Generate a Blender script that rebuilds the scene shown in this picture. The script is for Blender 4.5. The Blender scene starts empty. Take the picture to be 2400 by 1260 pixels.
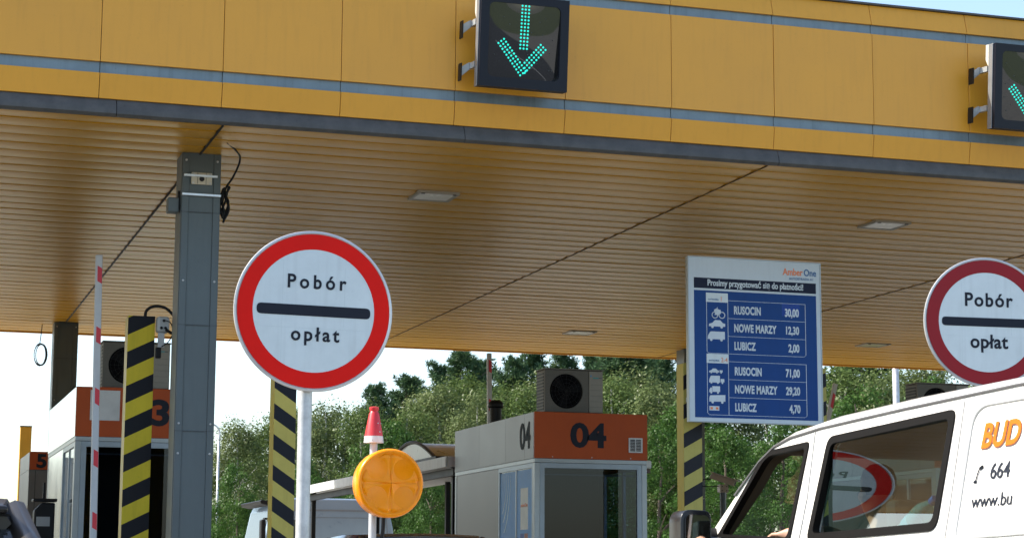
import bpy, bmesh, math, random
import numpy as np
from mathutils import Vector, Matrix
R = math.radians
rnd = random.Random(7)
S = bpy.context.scene
COL = S.collection

# ------------------------------------------------------------------ camera
cam_d = bpy.data.cameras.new('camera')
cam_d.sensor_width = 36.0
cam_d.lens = 70.5
cam_d.clip_start = 0.05
cam_d.clip_end = 3000
cam_d.dof.use_dof = True
cam_d.dof.focus_distance = 15.0
cam_d.dof.aperture_fstop = 11.0
cam = bpy.data.objects.new('camera', cam_d)
COL.objects.link(cam)
_r = Vector((0.95195, -0.30622, 0.00437)).normalized()
_b = -Vector((0.30189, 0.94068, 0.15487)).normalized()
_u = _b.cross(_r).normalized()
_r = _u.cross(_b).normalized()
M4 = Matrix((( _r.x, _u.x, _b.x, 0.0), (_r.y, _u.y, _b.y, 0.0), (_r.z, _u.z, _b.z, 1.2), (0, 0, 0, 1)))
cam.matrix_world = M4
S.camera = cam

# ------------------------------------------------------------------ light
SUN_AZ = (-0.86, 0.30)           # horizontal direction towards the sun
SUN_EL = R(44)
W = bpy.data.worlds.new('World'); S.world = W; W.use_nodes = True
wn = W.node_tree.nodes; wl = W.node_tree.links
sky = wn.new('ShaderNodeTexSky'); sky.sky_type = 'NISHITA'; sky.sun_disc = False
sky.sun_elevation = SUN_EL
sky.sun_rotation = math.atan2(SUN_AZ[0], SUN_AZ[1])
sky.air_density = 1.0; sky.dust_density = 1.4; sky.ozone_density = 1.0
bg = wn['Background']; bg.inputs['Strength'].default_value = 0.15
wl.new(sky.outputs[0], bg.inputs['Color'])
sd = bpy.data.lights.new('sun', 'SUN'); sd.energy = 4.0; sd.angle = R(0.53); sd.color = (1.0, 0.93, 0.82)
so = bpy.data.objects.new('sun', sd); COL.objects.link(so)
_sv = Vector((SUN_AZ[0], SUN_AZ[1], 0)).normalized() * math.cos(SUN_EL) + Vector((0, 0, math.sin(SUN_EL)))
so.rotation_euler = (-_sv).to_track_quat('-Z', 'Y').to_euler()
so.location = (-30, 10, 40)
S.view_settings.view_transform = 'Standard'
S.view_settings.look = 'None'
S.view_settings.exposure = 1.12
S.view_settings.gamma = 1.0

# ------------------------------------------------------------------ materials
MATS = {}
def mat(name, col, rough=0.5, metal=0.0, var=0.12, vscale=3.0, bump=0.0, bscale=60.0, coat=0.0, streak=0.0, spec=0.5, rvar=0.1, speck=0.0, sc=(1, 1, 1)):
    if name in MATS: return MATS[name]
    m = bpy.data.materials.new(name); m.use_nodes = True
    n = m.node_tree.nodes; l = m.node_tree.links
    p = n['Principled BSDF']
    p.inputs['Metallic'].default_value = metal
    p.inputs['Coat Weight'].default_value = coat
    p.inputs['Coat Roughness'].default_value = 0.08
    p.inputs['Specular IOR Level'].default_value = spec
    tc = n.new('ShaderNodeTexCoord')
    mp = n.new('ShaderNodeMapping'); mp.inputs['Scale'].default_value = sc
    l.new(tc.outputs['Object'], mp.inputs[0])
    nz = n.new('ShaderNodeTexNoise'); nz.inputs['Scale'].default_value = vscale; nz.inputs['Detail'].default_value = 6
    nz.inputs['Roughness'].default_value = 0.65
    l.new(mp.outputs[0], nz.inputs['Vector'])
    ramp = n.new('ShaderNodeMapRange'); ramp.inputs[1].default_value = 0.3; ramp.inputs[2].default_value = 0.7
    ramp.inputs[3].default_value = 1 - var; ramp.inputs[4].default_value = 1 + var
    l.new(nz.outputs['Fac'], ramp.inputs[0])
    cur = ramp.outputs[0]
    oi = n.new('ShaderNodeObjectInfo')
    orr = n.new('ShaderNodeMapRange'); orr.inputs[3].default_value = 1 - var * 0.35; orr.inputs[4].default_value = 1 + var * 0.35
    l.new(oi.outputs['Random'], orr.inputs[0])
    mu0 = n.new('ShaderNodeMath'); mu0.operation = 'MULTIPLY'; l.new(cur, mu0.inputs[0]); l.new(orr.outputs[0], mu0.inputs[1]); cur = mu0.outputs[0]
    if streak > 0:
        m2 = n.new('ShaderNodeMapping'); m2.inputs['Scale'].default_value = (9, 9, 0.7)
        l.new(tc.outputs['Object'], m2.inputs[0])
        n2 = n.new('ShaderNodeTexNoise'); n2.inputs['Scale'].default_value = 2.2; n2.inputs['Detail'].default_value = 4
        l.new(m2.outputs[0], n2.inputs['Vector'])
        r2 = n.new('ShaderNodeMapRange'); r2.inputs[1].default_value = 0.5; r2.inputs[2].default_value = 0.75
        r2.inputs[3].default_value = 1; r2.inputs[4].default_value = 1 - streak
        l.new(n2.outputs['Fac'], r2.inputs[0])
        mu = n.new('ShaderNodeMath'); mu.operation = 'MULTIPLY'; l.new(cur, mu.inputs[0]); l.new(r2.outputs[0], mu.inputs[1]); cur = mu.outputs[0]
    if speck > 0:
        n3 = n.new('ShaderNodeTexNoise'); n3.inputs['Scale'].default_value = 38; n3.inputs['Detail'].default_value = 2
        l.new(tc.outputs['Object'], n3.inputs['Vector'])
        r3 = n.new('ShaderNodeMapRange'); r3.inputs[1].default_value = 0.66; r3.inputs[2].default_value = 0.74
        r3.inputs[3].default_value = 1; r3.inputs[4].default_value = 1 - speck
        l.new(n3.outputs['Fac'], r3.inputs[0])
        mu = n.new('ShaderNodeMath'); mu.operation = 'MULTIPLY'; l.new(cur, mu.inputs[0]); l.new(r3.outputs[0], mu.inputs[1]); cur = mu.outputs[0]
    mix = n.new('ShaderNodeMix'); mix.data_type = 'RGBA'; mix.blend_type = 'MULTIPLY'; mix.inputs['Factor'].default_value = 1
    mix.inputs[6].default_value = (*col, 1)
    l.new(cur, mix.inputs[7])
    l.new(mix.outputs[2], p.inputs['Base Color'])
    rr = n.new('ShaderNodeMapRange'); rr.inputs[3].default_value = max(0.02, rough - rvar); rr.inputs[4].default_value = min(1, rough + rvar)
    l.new(nz.outputs['Fac'], rr.inputs[0]); l.new(rr.outputs[0], p.inputs['Roughness'])
    if bump > 0:
        nb = n.new('ShaderNodeTexNoise'); nb.inputs['Scale'].default_value = bscale; nb.inputs['Detail'].default_value = 4
        l.new(tc.outputs['Object'], nb.inputs['Vector'])
        b = n.new('ShaderNodeBump'); b.inputs['Strength'].default_value = bump; b.inputs['Distance'].default_value = 0.01
        l.new(nb.outputs['Fac'], b.inputs['Height']); l.new(b.outputs[0], p.inputs['Normal'])
    MATS[name] = m
    return m

def glass(name, tint=(0.8, 0.9, 0.88), ior=1.6, rough=0.0, through=1.0, dirt=0.0, dcol=(0.5, 0.52, 0.5)):
    if name in MATS: return MATS[name]
    m = bpy.data.materials.new(name); m.use_nodes = True
    n = m.node_tree.nodes; l = m.node_tree.links
    n.remove(n['Principled BSDF'])
    out = n['Material Output']
    tr = n.new('ShaderNodeBsdfTransparent'); tr.inputs[0].default_value = (*[c * through for c in tint], 1)
    gl = n.new('ShaderNodeBsdfGlossy'); gl.inputs['Roughness'].default_value = rough; gl.inputs[0].default_value = (1, 1, 1, 1)
    fr = n.new('ShaderNodeFresnel')
    ge = n.new('ShaderNodeNewGeometry'); io = n.new('ShaderNodeMapRange'); io.inputs[3].default_value = ior; io.inputs[4].default_value = 1 / ior
    l.new(ge.outputs['Backfacing'], io.inputs[0]); l.new(io.outputs[0], fr.inputs[0])
    mx = n.new('ShaderNodeMixShader')
    l.new(fr.outputs[0], mx.inputs[0]); l.new(tr.outputs[0], mx.inputs[1]); l.new(gl.outputs[0], mx.inputs[2])
    last = mx
    if dirt > 0:
        df = n.new('ShaderNodeBsdfDiffuse'); df.inputs[0].default_value = (*dcol, 1)
        nz = n.new('ShaderNodeTexNoise'); nz.inputs['Scale'].default_value = 5; nz.inputs['Detail'].default_value = 8
        tc = n.new('ShaderNodeTexCoord'); l.new(tc.outputs['Object'], nz.inputs['Vector'])
        mr = n.new('ShaderNodeMapRange'); mr.inputs[1].default_value = 0.35; mr.inputs[2].default_value = 0.8; mr.inputs[3].default_value = dirt * 0.3; mr.inputs[4].default_value = dirt
        l.new(nz.outputs['Fac'], mr.inputs[0])
        m2 = n.new('ShaderNodeMixShader'); l.new(mr.outputs[0], m2.inputs[0]); l.new(mx.outputs[0], m2.inputs[1]); l.new(df.outputs[0], m2.inputs[2])
        last = m2
    l.new(last.outputs[0], out.inputs['Surface'])
    MATS[name] = m
    return m

def stripes(name, period, slope, phase, ca, cb):
    m = mat(name, ca, 0.5, var=0.08, streak=0.12, speck=0.1, spec=0.22)
    n = m.node_tree.nodes; l = m.node_tree.links
    tc = n.new('ShaderNodeTexCoord'); sp = n.new('ShaderNodeSeparateXYZ'); l.new(tc.outputs['Object'], sp.inputs[0])
    a = n.new('ShaderNodeMath'); a.operation = 'MULTIPLY_ADD'; a.inputs[1].default_value = -slope
    l.new(sp.outputs['X'], a.inputs[0]); l.new(sp.outputs['Z'], a.inputs[2])
    b = n.new('ShaderNodeMath'); b.operation = 'MULTIPLY_ADD'; b.inputs[1].default_value = 1 / period; b.inputs[2].default_value = 50 + phase; l.new(a.outputs[0], b.inputs[0])
    c = n.new('ShaderNodeMath'); c.operation = 'FRACT'; l.new(b.outputs[0], c.inputs[0])
    d = n.new('ShaderNodeMath'); d.operation = 'GREATER_THAN'; d.inputs[1].default_value = 0.5; l.new(c.outputs[0], d.inputs[0])
    mul = [x for x in n if x.type == 'MIX'][0]
    mx = n.new('ShaderNodeMix'); mx.data_type = 'RGBA'; mx.inputs[6].default_value = (*ca, 1); mx.inputs[7].default_value = (*cb, 1)
    l.new(d.outputs[0], mx.inputs['Factor']); l.new(mx.outputs[2], mul.inputs[6])
    return m

def emit(name, col, st):
    if name in MATS: return MATS[name]
    m = bpy.data.materials.new(name); m.use_nodes = True
    p = m.node_tree.nodes['Principled BSDF']
    p.inputs['Base Color'].default_value = (*col, 1)
    p.inputs['Emission Color'].default_value = (*col, 1); p.inputs['Emission Strength'].default_value = st
    MATS[name] = m
    return m

def leafmat(name, c1, c2, trans=0.35):
    m = bpy.data.materials.new(name); m.use_nodes = True
    n = m.node_tree.nodes; l = m.node_tree.links
    n.remove(n['Principled BSDF']); out = n['Material Output']
    g = n.new('ShaderNodeNewGeometry')
    mx = n.new('ShaderNodeMix'); mx.data_type = 'RGBA'; mx.inputs[6].default_value = (*c1, 1); mx.inputs[7].default_value = (*c2, 1)
    tc = n.new('ShaderNodeTexCoord')
    nz = n.new('ShaderNodeTexNoise'); nz.inputs['Scale'].default_value = 0.6; l.new(tc.outputs['Object'], nz.inputs['Vector'])
    ad = n.new('ShaderNodeMath'); ad.operation = 'MULTIPLY_ADD'; ad.inputs[1].default_value = 0.55
    l.new(g.outputs['Random Per Island'], ad.inputs[0]); 
    mr = n.new('ShaderNodeMapRange'); mr.inputs[1].default_value = 0.35; mr.inputs[2].default_value = 0.65; mr.inputs[3].default_value = 0; mr.inputs[4].default_value = 0.45
    l.new(nz.outputs['Fac'], mr.inputs[0]); l.new(mr.outputs[0], ad.inputs[2])
    l.new(ad.outputs[0], mx.inputs['Factor'])
    d = n.new('ShaderNodeBsdfDiffuse'); t = n.new('ShaderNodeBsdfTranslucent'); gl = n.new('ShaderNodeBsdfGlossy'); gl.inputs['Roughness'].default_value = 0.38
    l.new(mx.outputs[2], d.inputs[0]); l.new(mx.outputs[2], t.inputs[0])
    a = n.new('ShaderNodeMixShader'); a.inputs[0].default_value = trans; l.new(d.outputs[0], a.inputs[1]); l.new(t.outputs[0], a.inputs[2])
    b = n.new('ShaderNodeMixShader'); b.inputs[0].default_value = 0.015; l.new(a.outputs[0], b.inputs[1]); l.new(gl.outputs[0], b.inputs[2])
    l.new(b.outputs[0], out.inputs['Surface'])
    MATS[name] = m
    return m

ASPHALT = mat('asphalt', (0.055, 0.055, 0.057), 0.85, var=0.2, vscale=1.5, bump=0.5, bscale=120)
CONC = mat('concrete', (0.22, 0.21, 0.185), 0.85, var=0.15, vscale=0.8, bump=0.3, bscale=80)
YEL_PANEL = mat('fascia_yellow', (0.72, 0.33, 0.028), 0.38, var=0.045, vscale=0.7, streak=0.06, speck=0.06)
YEL_SOF = mat('soffit_yellow', (0.68, 0.35, 0.03), 0.30, var=0.05, vscale=0.5, speck=0.08, rvar=0.0, spec=0.20)
STRIPE_M = mat('strip_bluegrey', (0.17, 0.225, 0.255), 0.38, metal=0.15, var=0.15, streak=0.2, speck=0.2)
GUTTER_M = mat('gutter_metal', (0.075, 0.072, 0.066), 0.55, metal=0.0, var=0.3, vscale=5, speck=0.3)
DARK = mat('dark_void', (0.02, 0.02, 0.02), 0.8)
GREYP = mat('column_grey', (0.088, 0.112, 0.118), 0.45, var=0.08, vscale=2, streak=0.08, speck=0.1)
ALU = mat('aluminium', (0.34, 0.37, 0.38), 0.4, metal=0.6, var=0.1)
STEEL_LIT = mat('stainless_sky_lit', (0.60, 0.60, 0.58), 0.22, metal=1.0, var=0.08, vscale=1.6, rvar=0.08)  # same booth steel, paler: booth 3's bright sky reflection put into the colour
STEEL = mat('stainless', (0.125, 0.122, 0.118), 0.40, metal=1.0, var=0.1, vscale=1.6, rvar=0.08)  # same steel with its colour darkened so sky reflections stay dull
GALV = mat('galvanised', (0.50, 0.51, 0.51), 0.48, metal=0.55, var=0.22, vscale=9)
ORANGE = mat('booth_orange', (0.44, 0.080, 0.018), 0.5, spec=0.22, var=0.06, streak=0.06)
NAVY = mat('navy_print', (0.008, 0.011, 0.021), 0.5, var=0.05, spec=0.25)
WHITE = mat('white_print', (0.60, 0.67, 0.68), 0.4, var=0.05, vscale=5, streak=0.07, speck=0.04)
REDP = mat('sign_red', (0.72, 0.008, 0.004), 0.5, spec=0.15, var=0.06)
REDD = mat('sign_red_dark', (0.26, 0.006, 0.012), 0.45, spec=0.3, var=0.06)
BLUEP = mat('board_blue', (0.004, 0.048, 0.20), 0.5, spec=0.25, var=0.06, streak=0.05)
BLUEN = mat('board_navy', (0.004, 0.008, 0.03), 0.5, spec=0.25)
BLUEB = mat('board_patch', (0.004, 0.045, 0.27), 0.4, spec=0.3)
ORTXT = mat('orange_print', (0.75, 0.20, 0.06), 0.4)
BLACK = mat('black_plastic', (0.010, 0.010, 0.011), 0.5, var=0.2, spec=0.25)
BLKBLUE = mat('signal_housing', (0.004, 0.006, 0.014), 0.4, var=0.15, spec=0.3)
RUBBER = mat('rubber', (0.02, 0.02, 0.02), 0.7)
VANW = mat('van_white', (0.78, 0.76, 0.70), 0.28, var=0.02, coat=0.6, rvar=0.04)
SEAL = mat('window_seal', (0.003, 0.0025, 0.002), 0.55, var=0.2, spec=0.12)
REDW = mat('barrier_red', (0.62, 0.02, 0.04), 0.4, var=0.08)
PAINTW = mat('barrier_white', (0.55, 0.57, 0.58), 0.45, var=0.08, streak=0.12)
YELP = mat('post_yellow', (0.50, 0.37, 0.015), 0.45, var=0.08, streak=0.12)
LAMPBEIGE = mat('aged_plastic', (0.50, 0.46, 0.36), 0.5, var=0.2)
ACM = mat('ac_casing', (0.125, 0.118, 0.10), 0.55, var=0.12, vscale=4, speck=0.1)
GLASSV = glass('van_glass', (0.36, 0.50, 0.45), 2.4)
GLASSB = glass('booth_glass', (0.32, 0.40, 0.48), 1.36)
GLASSS = glass('booth_side_glass', (0.88, 0.93, 0.96), 1.2)
GLASSC = glass('car_glass', (0.25, 0.28, 0.28), 1.6, dirt=0.12)

# ------------------------------------------------------------------ helpers
def link(name, me, parent=None, m=None, smooth=False):
    o = bpy.data.objects.new(name, me); COL.objects.link(o)
    if m is not None and len(me.materials) == 0: me.materials.append(m)
    if parent is not None: o.parent = parent
    if smooth:
        me.polygons.foreach_set('use_smooth', [True] * len(me.polygons))
    return o
def tag(o, label=None, cat=None, group=None, kind=None):
    if label: o['label'] = label
    if cat: o['category'] = cat
    if group: o['group'] = group
    if kind: o['kind'] = kind
    return o
def thing(name, label, cat, loc=(0, 0, 0), rz=0.0, group=None, rx=0.0):
    o = bpy.data.objects.new(name, None); COL.objects.link(o)
    o.empty_display_size = 0.2
    o.location = loc; o.rotation_euler = (rx, 0, rz)
    return tag(o, label, cat, group)
def pyd(vs, fs, name='m'):
    me = bpy.data.meshes.new(name); me.from_pydata([tuple(v) for v in vs], [], [tuple(f) for f in fs]); me.update(); return me
class MB:
    """collects shapes of ONE part"""
    def __init__(s): s.v = []; s.f = []
    def add(s, vs, fs):
        k = len(s.v); s.v += [tuple(v) for v in vs]; s.f += [tuple(i + k for i in f) for f in fs]; return s
    def box(s, x0, x1, y0, y1, z0, z1):
        vs = [(x0, y0, z0), (x1, y0, z0), (x1, y1, z0), (x0, y1, z0), (x0, y0, z1), (x1, y0, z1), (x1, y1, z1), (x0, y1, z1)]
        return s.add(vs, [(0, 3, 2, 1), (4, 5, 6, 7), (0, 1, 5, 4), (1, 2, 6, 5), (2, 3, 7, 6), (3, 0, 4, 7)])
    def cyl(s, p0, p1, r0, r1=None, n=16, caps=True):
        r1 = r0 if r1 is None else r1
        p0 = Vector(p0); p1 = Vector(p1); d = (p1 - p0).normalized()
        a = d.orthogonal().normalized(); b = d.cross(a)
        vs = []
        for p, r in ((p0, r0), (p1, r1)):
            for i in range(n):
                t = 2 * math.pi * i / n; vs.append(p + a * math.cos(t) * r + b * math.sin(t) * r)
        fs = [(i, (i + 1) % n, n + (i + 1) % n, n + i) for i in range(n)]
        if caps: fs += [tuple(range(n - 1, -1, -1)), tuple(range(n, 2 * n))]
        return s.add(vs, fs)
    def tube(s, pts, r, n=8, closed=False):
        P = [Vector(p) for p in pts]; N = len(P); vs = []; prev = None
        for i in range(N):
            if closed: d = P[(i + 1) % N] - P[i - 1]
            else: d = P[min(i + 1, N - 1)] - P[max(i - 1, 0)]
            d.normalize()
            a = d.orthogonal().normalized() if prev is None else (prev - d * prev.dot(d)).normalized()
            prev = a; b = d.cross(a)
            rr = r[i] if isinstance(r, (list, tuple)) else r
            for k in range(n):
                t = 2 * math.pi * k / n; vs.append(P[i] + a * math.cos(t) * rr + b * math.sin(t) * rr)
        fs = []
        M = N if closed else N - 1
        for i in range(M):
            for k in range(n):
                j = (i + 1) % N
                fs.append((i * n + k, i * n + (k + 1) % n, j * n + (k + 1) % n, j * n + k))
        if not closed: fs += [tuple(range(n - 1, -1, -1)), tuple(range((N - 1) * n, N * n))]
        return s.add(vs, fs)
    def prism(s, poly, d0, d1, axis='Y'):
        """poly: 2D points; axis = extrusion axis. 'Y': (x,z); 'X': (y,z); 'Z': (x,y)"""
        n = len(poly)
        def mk(p, d):
            return (p[0], d, p[1]) if axis == 'Y' else ((d, p[0], p[1]) if axis == 'X' else (p[0], p[1], d))
        vs = [mk(p, d0) for p in poly] + [mk(p, d1) for p in poly]
        fs = [(i, (i + 1) % n, n + (i + 1) % n, n + i) for i in range(n)] + [tuple(range(n - 1, -1, -1)), tuple(range(n, 2 * n))]
        return s.add(vs, fs)
    def lathe(s, prof, c=(0, 0, 0), n=32, axis='Z'):
        """prof: (r, h)"""
        vs = []
        for r, h in prof:
            for i in range(n):
                t = 2 * math.pi * i / n; a, b = r * math.cos(t), r * math.sin(t)
                v = (a, b, h) if axis == 'Z' else ((a, h, b) if axis == 'Y' else (h, a, b))
                vs.append((c[0] + v[0], c[1] + v[1], c[2] + v[2]))
        fs = []
        for k in range(len(prof) - 1):
            for i in range(n):
                fs.append((k * n + i, k * n + (i + 1) % n, (k + 1) * n + (i + 1) % n, (k + 1) * n + i))
        if prof[0][0] > 1e-6: fs.append(tuple(range(n - 1, -1, -1)))
        if prof[-1][0] > 1e-6: fs.append(tuple(range((len(prof) - 1) * n, len(prof) * n)))
        return s.add(vs, fs)
    def mesh(s, name='m', bevel=0.0, seg=2):
        me = pyd(s.v, s.f, name)
        bm = bmesh.new(); bm.from_mesh(me)
        bmesh.ops.recalc_face_normals(bm, faces=bm.faces)
        if bevel > 0:
            bmesh.ops.bevel(bm, geom=list(bm.edges), offset=bevel, segments=seg, profile=0.5, affect='EDGES', clamp_overlap=True)
        bm.to_mesh(me); bm.free()
        return me
    def build(s, name, m, parent=None, bevel=0.0, smooth=False, seg=2, auto=None):
        me = s.mesh(name, bevel, seg)
        o = link(name, me, parent, m, smooth)
        if auto is not None: autos(me, auto)
        return o
def autos(me, ang=35):
    """smooth shading with sharp edges above an angle"""
    bm = bmesh.new(); bm.from_mesh(me)
    for f in bm.faces: f.smooth = True
    for e in bm.edges:
        if len(e.link_faces) == 2 and e.calc_face_angle(0) > R(ang): e.smooth = False
    bm.to_mesh(me); bm.free()
def bx(name, m, parent, x0, x1, y0, y1, z0, z1, bevel=0.0):
    return MB().box(x0, x1, y0, y1, z0, z1).build(name, m, parent, bevel)
def text(name, body, h, loc, m, parent, rot=(90, 0, 0), bold=0.0, sx=1.0, space=1.0, align='LEFT', shear=0.0, ext=0.0012):
    c = bpy.data.curves.new('t', 'FONT'); c.body = body; c.size = h / 0.69; c.space_character = space; c.offset = bold * h
    c.align_x = align; c.shear = shear; c.extrude = ext; c.resolution_u = 4
    o = bpy.data.objects.new('t', c); COL.objects.link(o)
    me = bpy.data.meshes.new_from_object(o.evaluated_get(bpy.context.evaluated_depsgraph_get()))
    bpy.data.objects.remove(o); bpy.data.curves.remove(c)
    me.materials.clear()
    me.transform(Matrix.Diagonal((sx, 1, 1, 1)))
    t = link(name, me, parent, m)
    t.location = loc; t.rotation_euler = tuple(R(a) for a in rot)
    return t
def copy_tree(o, parent=None):
    c = o.copy(); COL.objects.link(c)
    if parent is not None: c.parent = parent
    for ch in list(o.children): copy_tree(ch, c)
    return c
def rounded(poly, r, n=5):
    out = []; N = len(poly)
    rr = r if isinstance(r, (list, tuple)) else [r] * N
    for i in range(N):
        p = Vector(poly[i]); a = Vector(poly[i - 1]) - p; b = Vector(poly[(i + 1) % N]) - p
        k = min(rr[i], a.length * 0.45, b.length * 0.45)
        A = p + a.normalized() * k; B = p + b.normalized() * k
        for j in range(n + 1):
            t = j / n
            q = A * (1 - t) ** 2 + p * 2 * t * (1 - t) + B * t * t
            out.append((q.x, q.y))
    return out
def shrink(poly, d):
    """inset a convex polygon (any winding)"""
    N = len(poly); P = [Vector(p) for p in poly]
    c = sum(P, Vector((0, 0))) / N; out = []
    for i in range(N):
        a, b, e = P[i - 1], P[i], P[(i + 1) % N]
        n1 = Vector((-(b - a).y, (b - a).x)).normalized(); n2 = Vector((-(e - b).y, (e - b).x)).normalized()
        if n1.dot(c - b) < 0: n1 = -n1
        if n2.dot(c - b) < 0: n2 = -n2
        m = (n1 + n2).normalized(); out.append(tuple(b + m * (d / max(0.3, m.dot(n1)))))
    return out

# ================================================================== ground and lanes
def sheet(name, x0, x1, y0, y1, z, m):
    return tag(link(name, pyd([(x0, y0, z), (x1, y0, z), (x1, y1, z), (x0, y1, z)], [(0, 1, 2, 3)], name), None, m), kind='structure')
GRASSG = mat('grass_ground', (0.10, 0.12, 0.045), 0.9, var=0.35, vscale=0.4, bump=0.6, bscale=20)
sheet('ground', -900, 900, -600, 1200, 0.0, GRASSG)
sheet('plaza_pavement', -60, 48, -60, 57, 0.004, CONC)
BOUNCEC = mat('bounce_concrete', (0.46, 0.44, 0.39), 0.85, var=0.12, vscale=0.8, bump=0.3, bscale=80)
sheet('bounce_apron', -60, 48, 37.6, 57, 0.008, BOUNCEC)  # unseen paler sheet added to bounce sunlight onto the far soffit
sheet('approach_road', -22, 24, -60, 8.5, 0.008, ASPHALT)
for i in range(5):
    tag(MB().box(-5.8 + i * 5.92 + 0.2, -5.8 + i * 5.92 + 0.32, -40, 7.0, 0.009, 0.012).build('lane_line', mat('road_paint', (0.75, 0.75, 0.72), 0.6), None), kind='structure')
ISL = [-8.62, -2.70, 3.22, 9.14, 15.06, 20.98]
for cx_ in ISL:
    pl = []
    for k in range(13):
        a = math.pi + math.pi * k / 12
        pl.append((cx_ + 1.32 * math.cos(a), 10.6 + 1.32 * math.sin(a)))
    pl += [(cx_ + 1.32, 39.0), (cx_ - 1.32, 39.0)]
    isl = MB().prism(pl, 0.0, 0.18, 'Z').build('toll_island', CONC, None, 0.02)
    tag(isl, kind='structure')

# ================================================================== canopy
can = thing('toll_canopy', 'long yellow toll plaza canopy with panelled fascia and slatted underside', 'canopy', (0, 0, 0))
X0, X1 = -26.4, 26.9
SOF = 5.70
SEAMS = [-8.64, -2.72, 3.22, 9.17, 15.04, 20.97, 26.9]
ys = [19.45 + 0.388 * i for i in range(47)]
Yb = ys[-1]
slat_meshes = {}
def slat_mesh(L, w):
    key = (round(L, 3), round(w, 3))
    if key not in slat_meshes:
        prof = []
        for t in range(9):
            u = t / 8
            prof.append((u * w, 0.009 - 0.009 * math.sin(math.pi * min(1, u * 1.12 + 0.02)) if u < 0.9 else 0.005 + (u - 0.9) * 0.08))
        prof += [(w, 0.03), (0, 0.03)]
        slat_meshes[key] = MB().prism(prof, 0, L, 'X').mesh('slat')
        slat_meshes[key].materials.append(YEL_SOF)
        autos(slat_meshes[key], 40)
    return slat_meshes[key]
for j in range(len(SEAMS) - 1):
    L = SEAMS[j + 1] - SEAMS[j] - 0.02
    for i in range(len(ys) - 1):
        o = link('soffit_slat', slat_mesh(L, 0.374), can)
        o.location = (SEAMS[j] + 0.01, ys[i], SOF - 0.002 + rnd.uniform(-0.002, 0.002))
        o.rotation_euler = (R(rnd.uniform(-0.25, 0.25)), 0, 0)
ext = MB()
for i in range(len(ys) - 1):
    for j in range(3): ext.box(-26.4 + 5.92 * j + 0.01, -26.4 + 5.92 * (j + 1) - 0.01, ys[i], ys[i] + 0.372, SOF, SOF + 0.03)
tag(ext.build('soffit_slats_beyond', YEL_SOF, can), kind='stuff')
bx('soffit_backing', DARK, can, X0, X1, 19.45, Yb, SOF + 0.04, SOF + 0.08)
bx('roof_deck', GUTTER_M, can, X0 + 0.1, X1 - 0.1, 19.6, Yb - 0.1, 7.05, 7.2)
# fascia: three rows of panels, two recessed strips
PX = [1.985 + 1.2045 * k for k in range(-23, 22)]
YF = 19.387
def fpanel(name, x0, x1, z0, z1, yb, yt, m, flip=False):
    g = 0.003
    vs = []
    for (x, z, y) in ((x0 + g, z0, yb), (x1 - g, z0, yb), (x1 - g, z1, yt), (x0 + g, z1, yt)):
        vs.append((x, y, z))
    t = 0.03
    back = [(v[0], v[1] + t, v[2]) for v in vs]
    o = MB().add(vs + back, [(0, 1, 2, 3), (7, 6, 5, 4), (0, 4, 5, 1), (1, 5, 6, 2), (2, 6, 7, 3), (3, 7, 4, 0)]).build(name, m, can, 0.002, seg=1)
    return o
for k in range(len(PX) - 1):
    a, b = PX[k], PX[k + 1]
    d = lambda: rnd.uniform(-0.0025, 0.0025)
    fpanel('fascia_panel', a, b, 6.226, 7.255, YF + d(), YF + d(), YEL_PANEL)
    fpanel('fascia_panel', a, b, 5.868, 6.112, YF + 0.045 + d(), YF + 0.004 + d(), YEL_PANEL)
    fpanel('fascia_panel', a, b, 7.362, 7.60, YF + d(), YF + 0.06 + d(), YEL_PANEL)
    fpanel('blue_strip', a, b, 6.105, 6.235, YF + 0.035, YF + 0.035, STRIPE_M)
    fpanel('blue_strip', a, b, 7.248, 7.37, YF + 0.035, YF + 0.035, STRIPE_M)
bx('fascia_backing', DARK, can, PX[0], PX[-1], YF + 0.072, YF + 0.10, 5.85, 7.62)
bx('coping', GUTTER_M, can, PX[0], PX[-1], YF + 0.03, YF + 0.3, 7.605, 7.625)
# gutter, in lengths
gl = [X0] + [2.16 + 3.55 * k for k in range(-8, 7)] + [X1]
gl = sorted(g for g in gl if X0 <= g <= X1)
for a, b in zip(gl[:-1], gl[1:]):
    prof = [(YF + 0.062, 5.866), (YF + 0.05, 5.84), (YF + 0.02, 5.79), (YF + 0.005, 5.745), (YF + 0.005, 5.715), (YF + 0.03, 5.69), (YF + 0.065, 5.69), (YF + 0.07, 5.866)]
    g = MB().prism(prof, a + 0.003, b - 0.003, 'X').build('gutter_length', GUTTER_M, can)
    autos(g.data, 40)
# back and side fascia
bx('rear_fascia', YEL_PANEL, can, X0, X1, Yb, Yb + 0.05, SOF - 0.02, 7.6)
bx('end_fascia', YEL_PANEL, can, X0 - 0.06, X0 - 0.01, 19.5, Yb + 0.04, SOF - 0.02, 7.59)
bx('end_fascia', YEL_PANEL, can, X1 + 0.01, X1 + 0.06, 19.5, Yb + 0.04, SOF - 0.02, 7.59)

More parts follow.
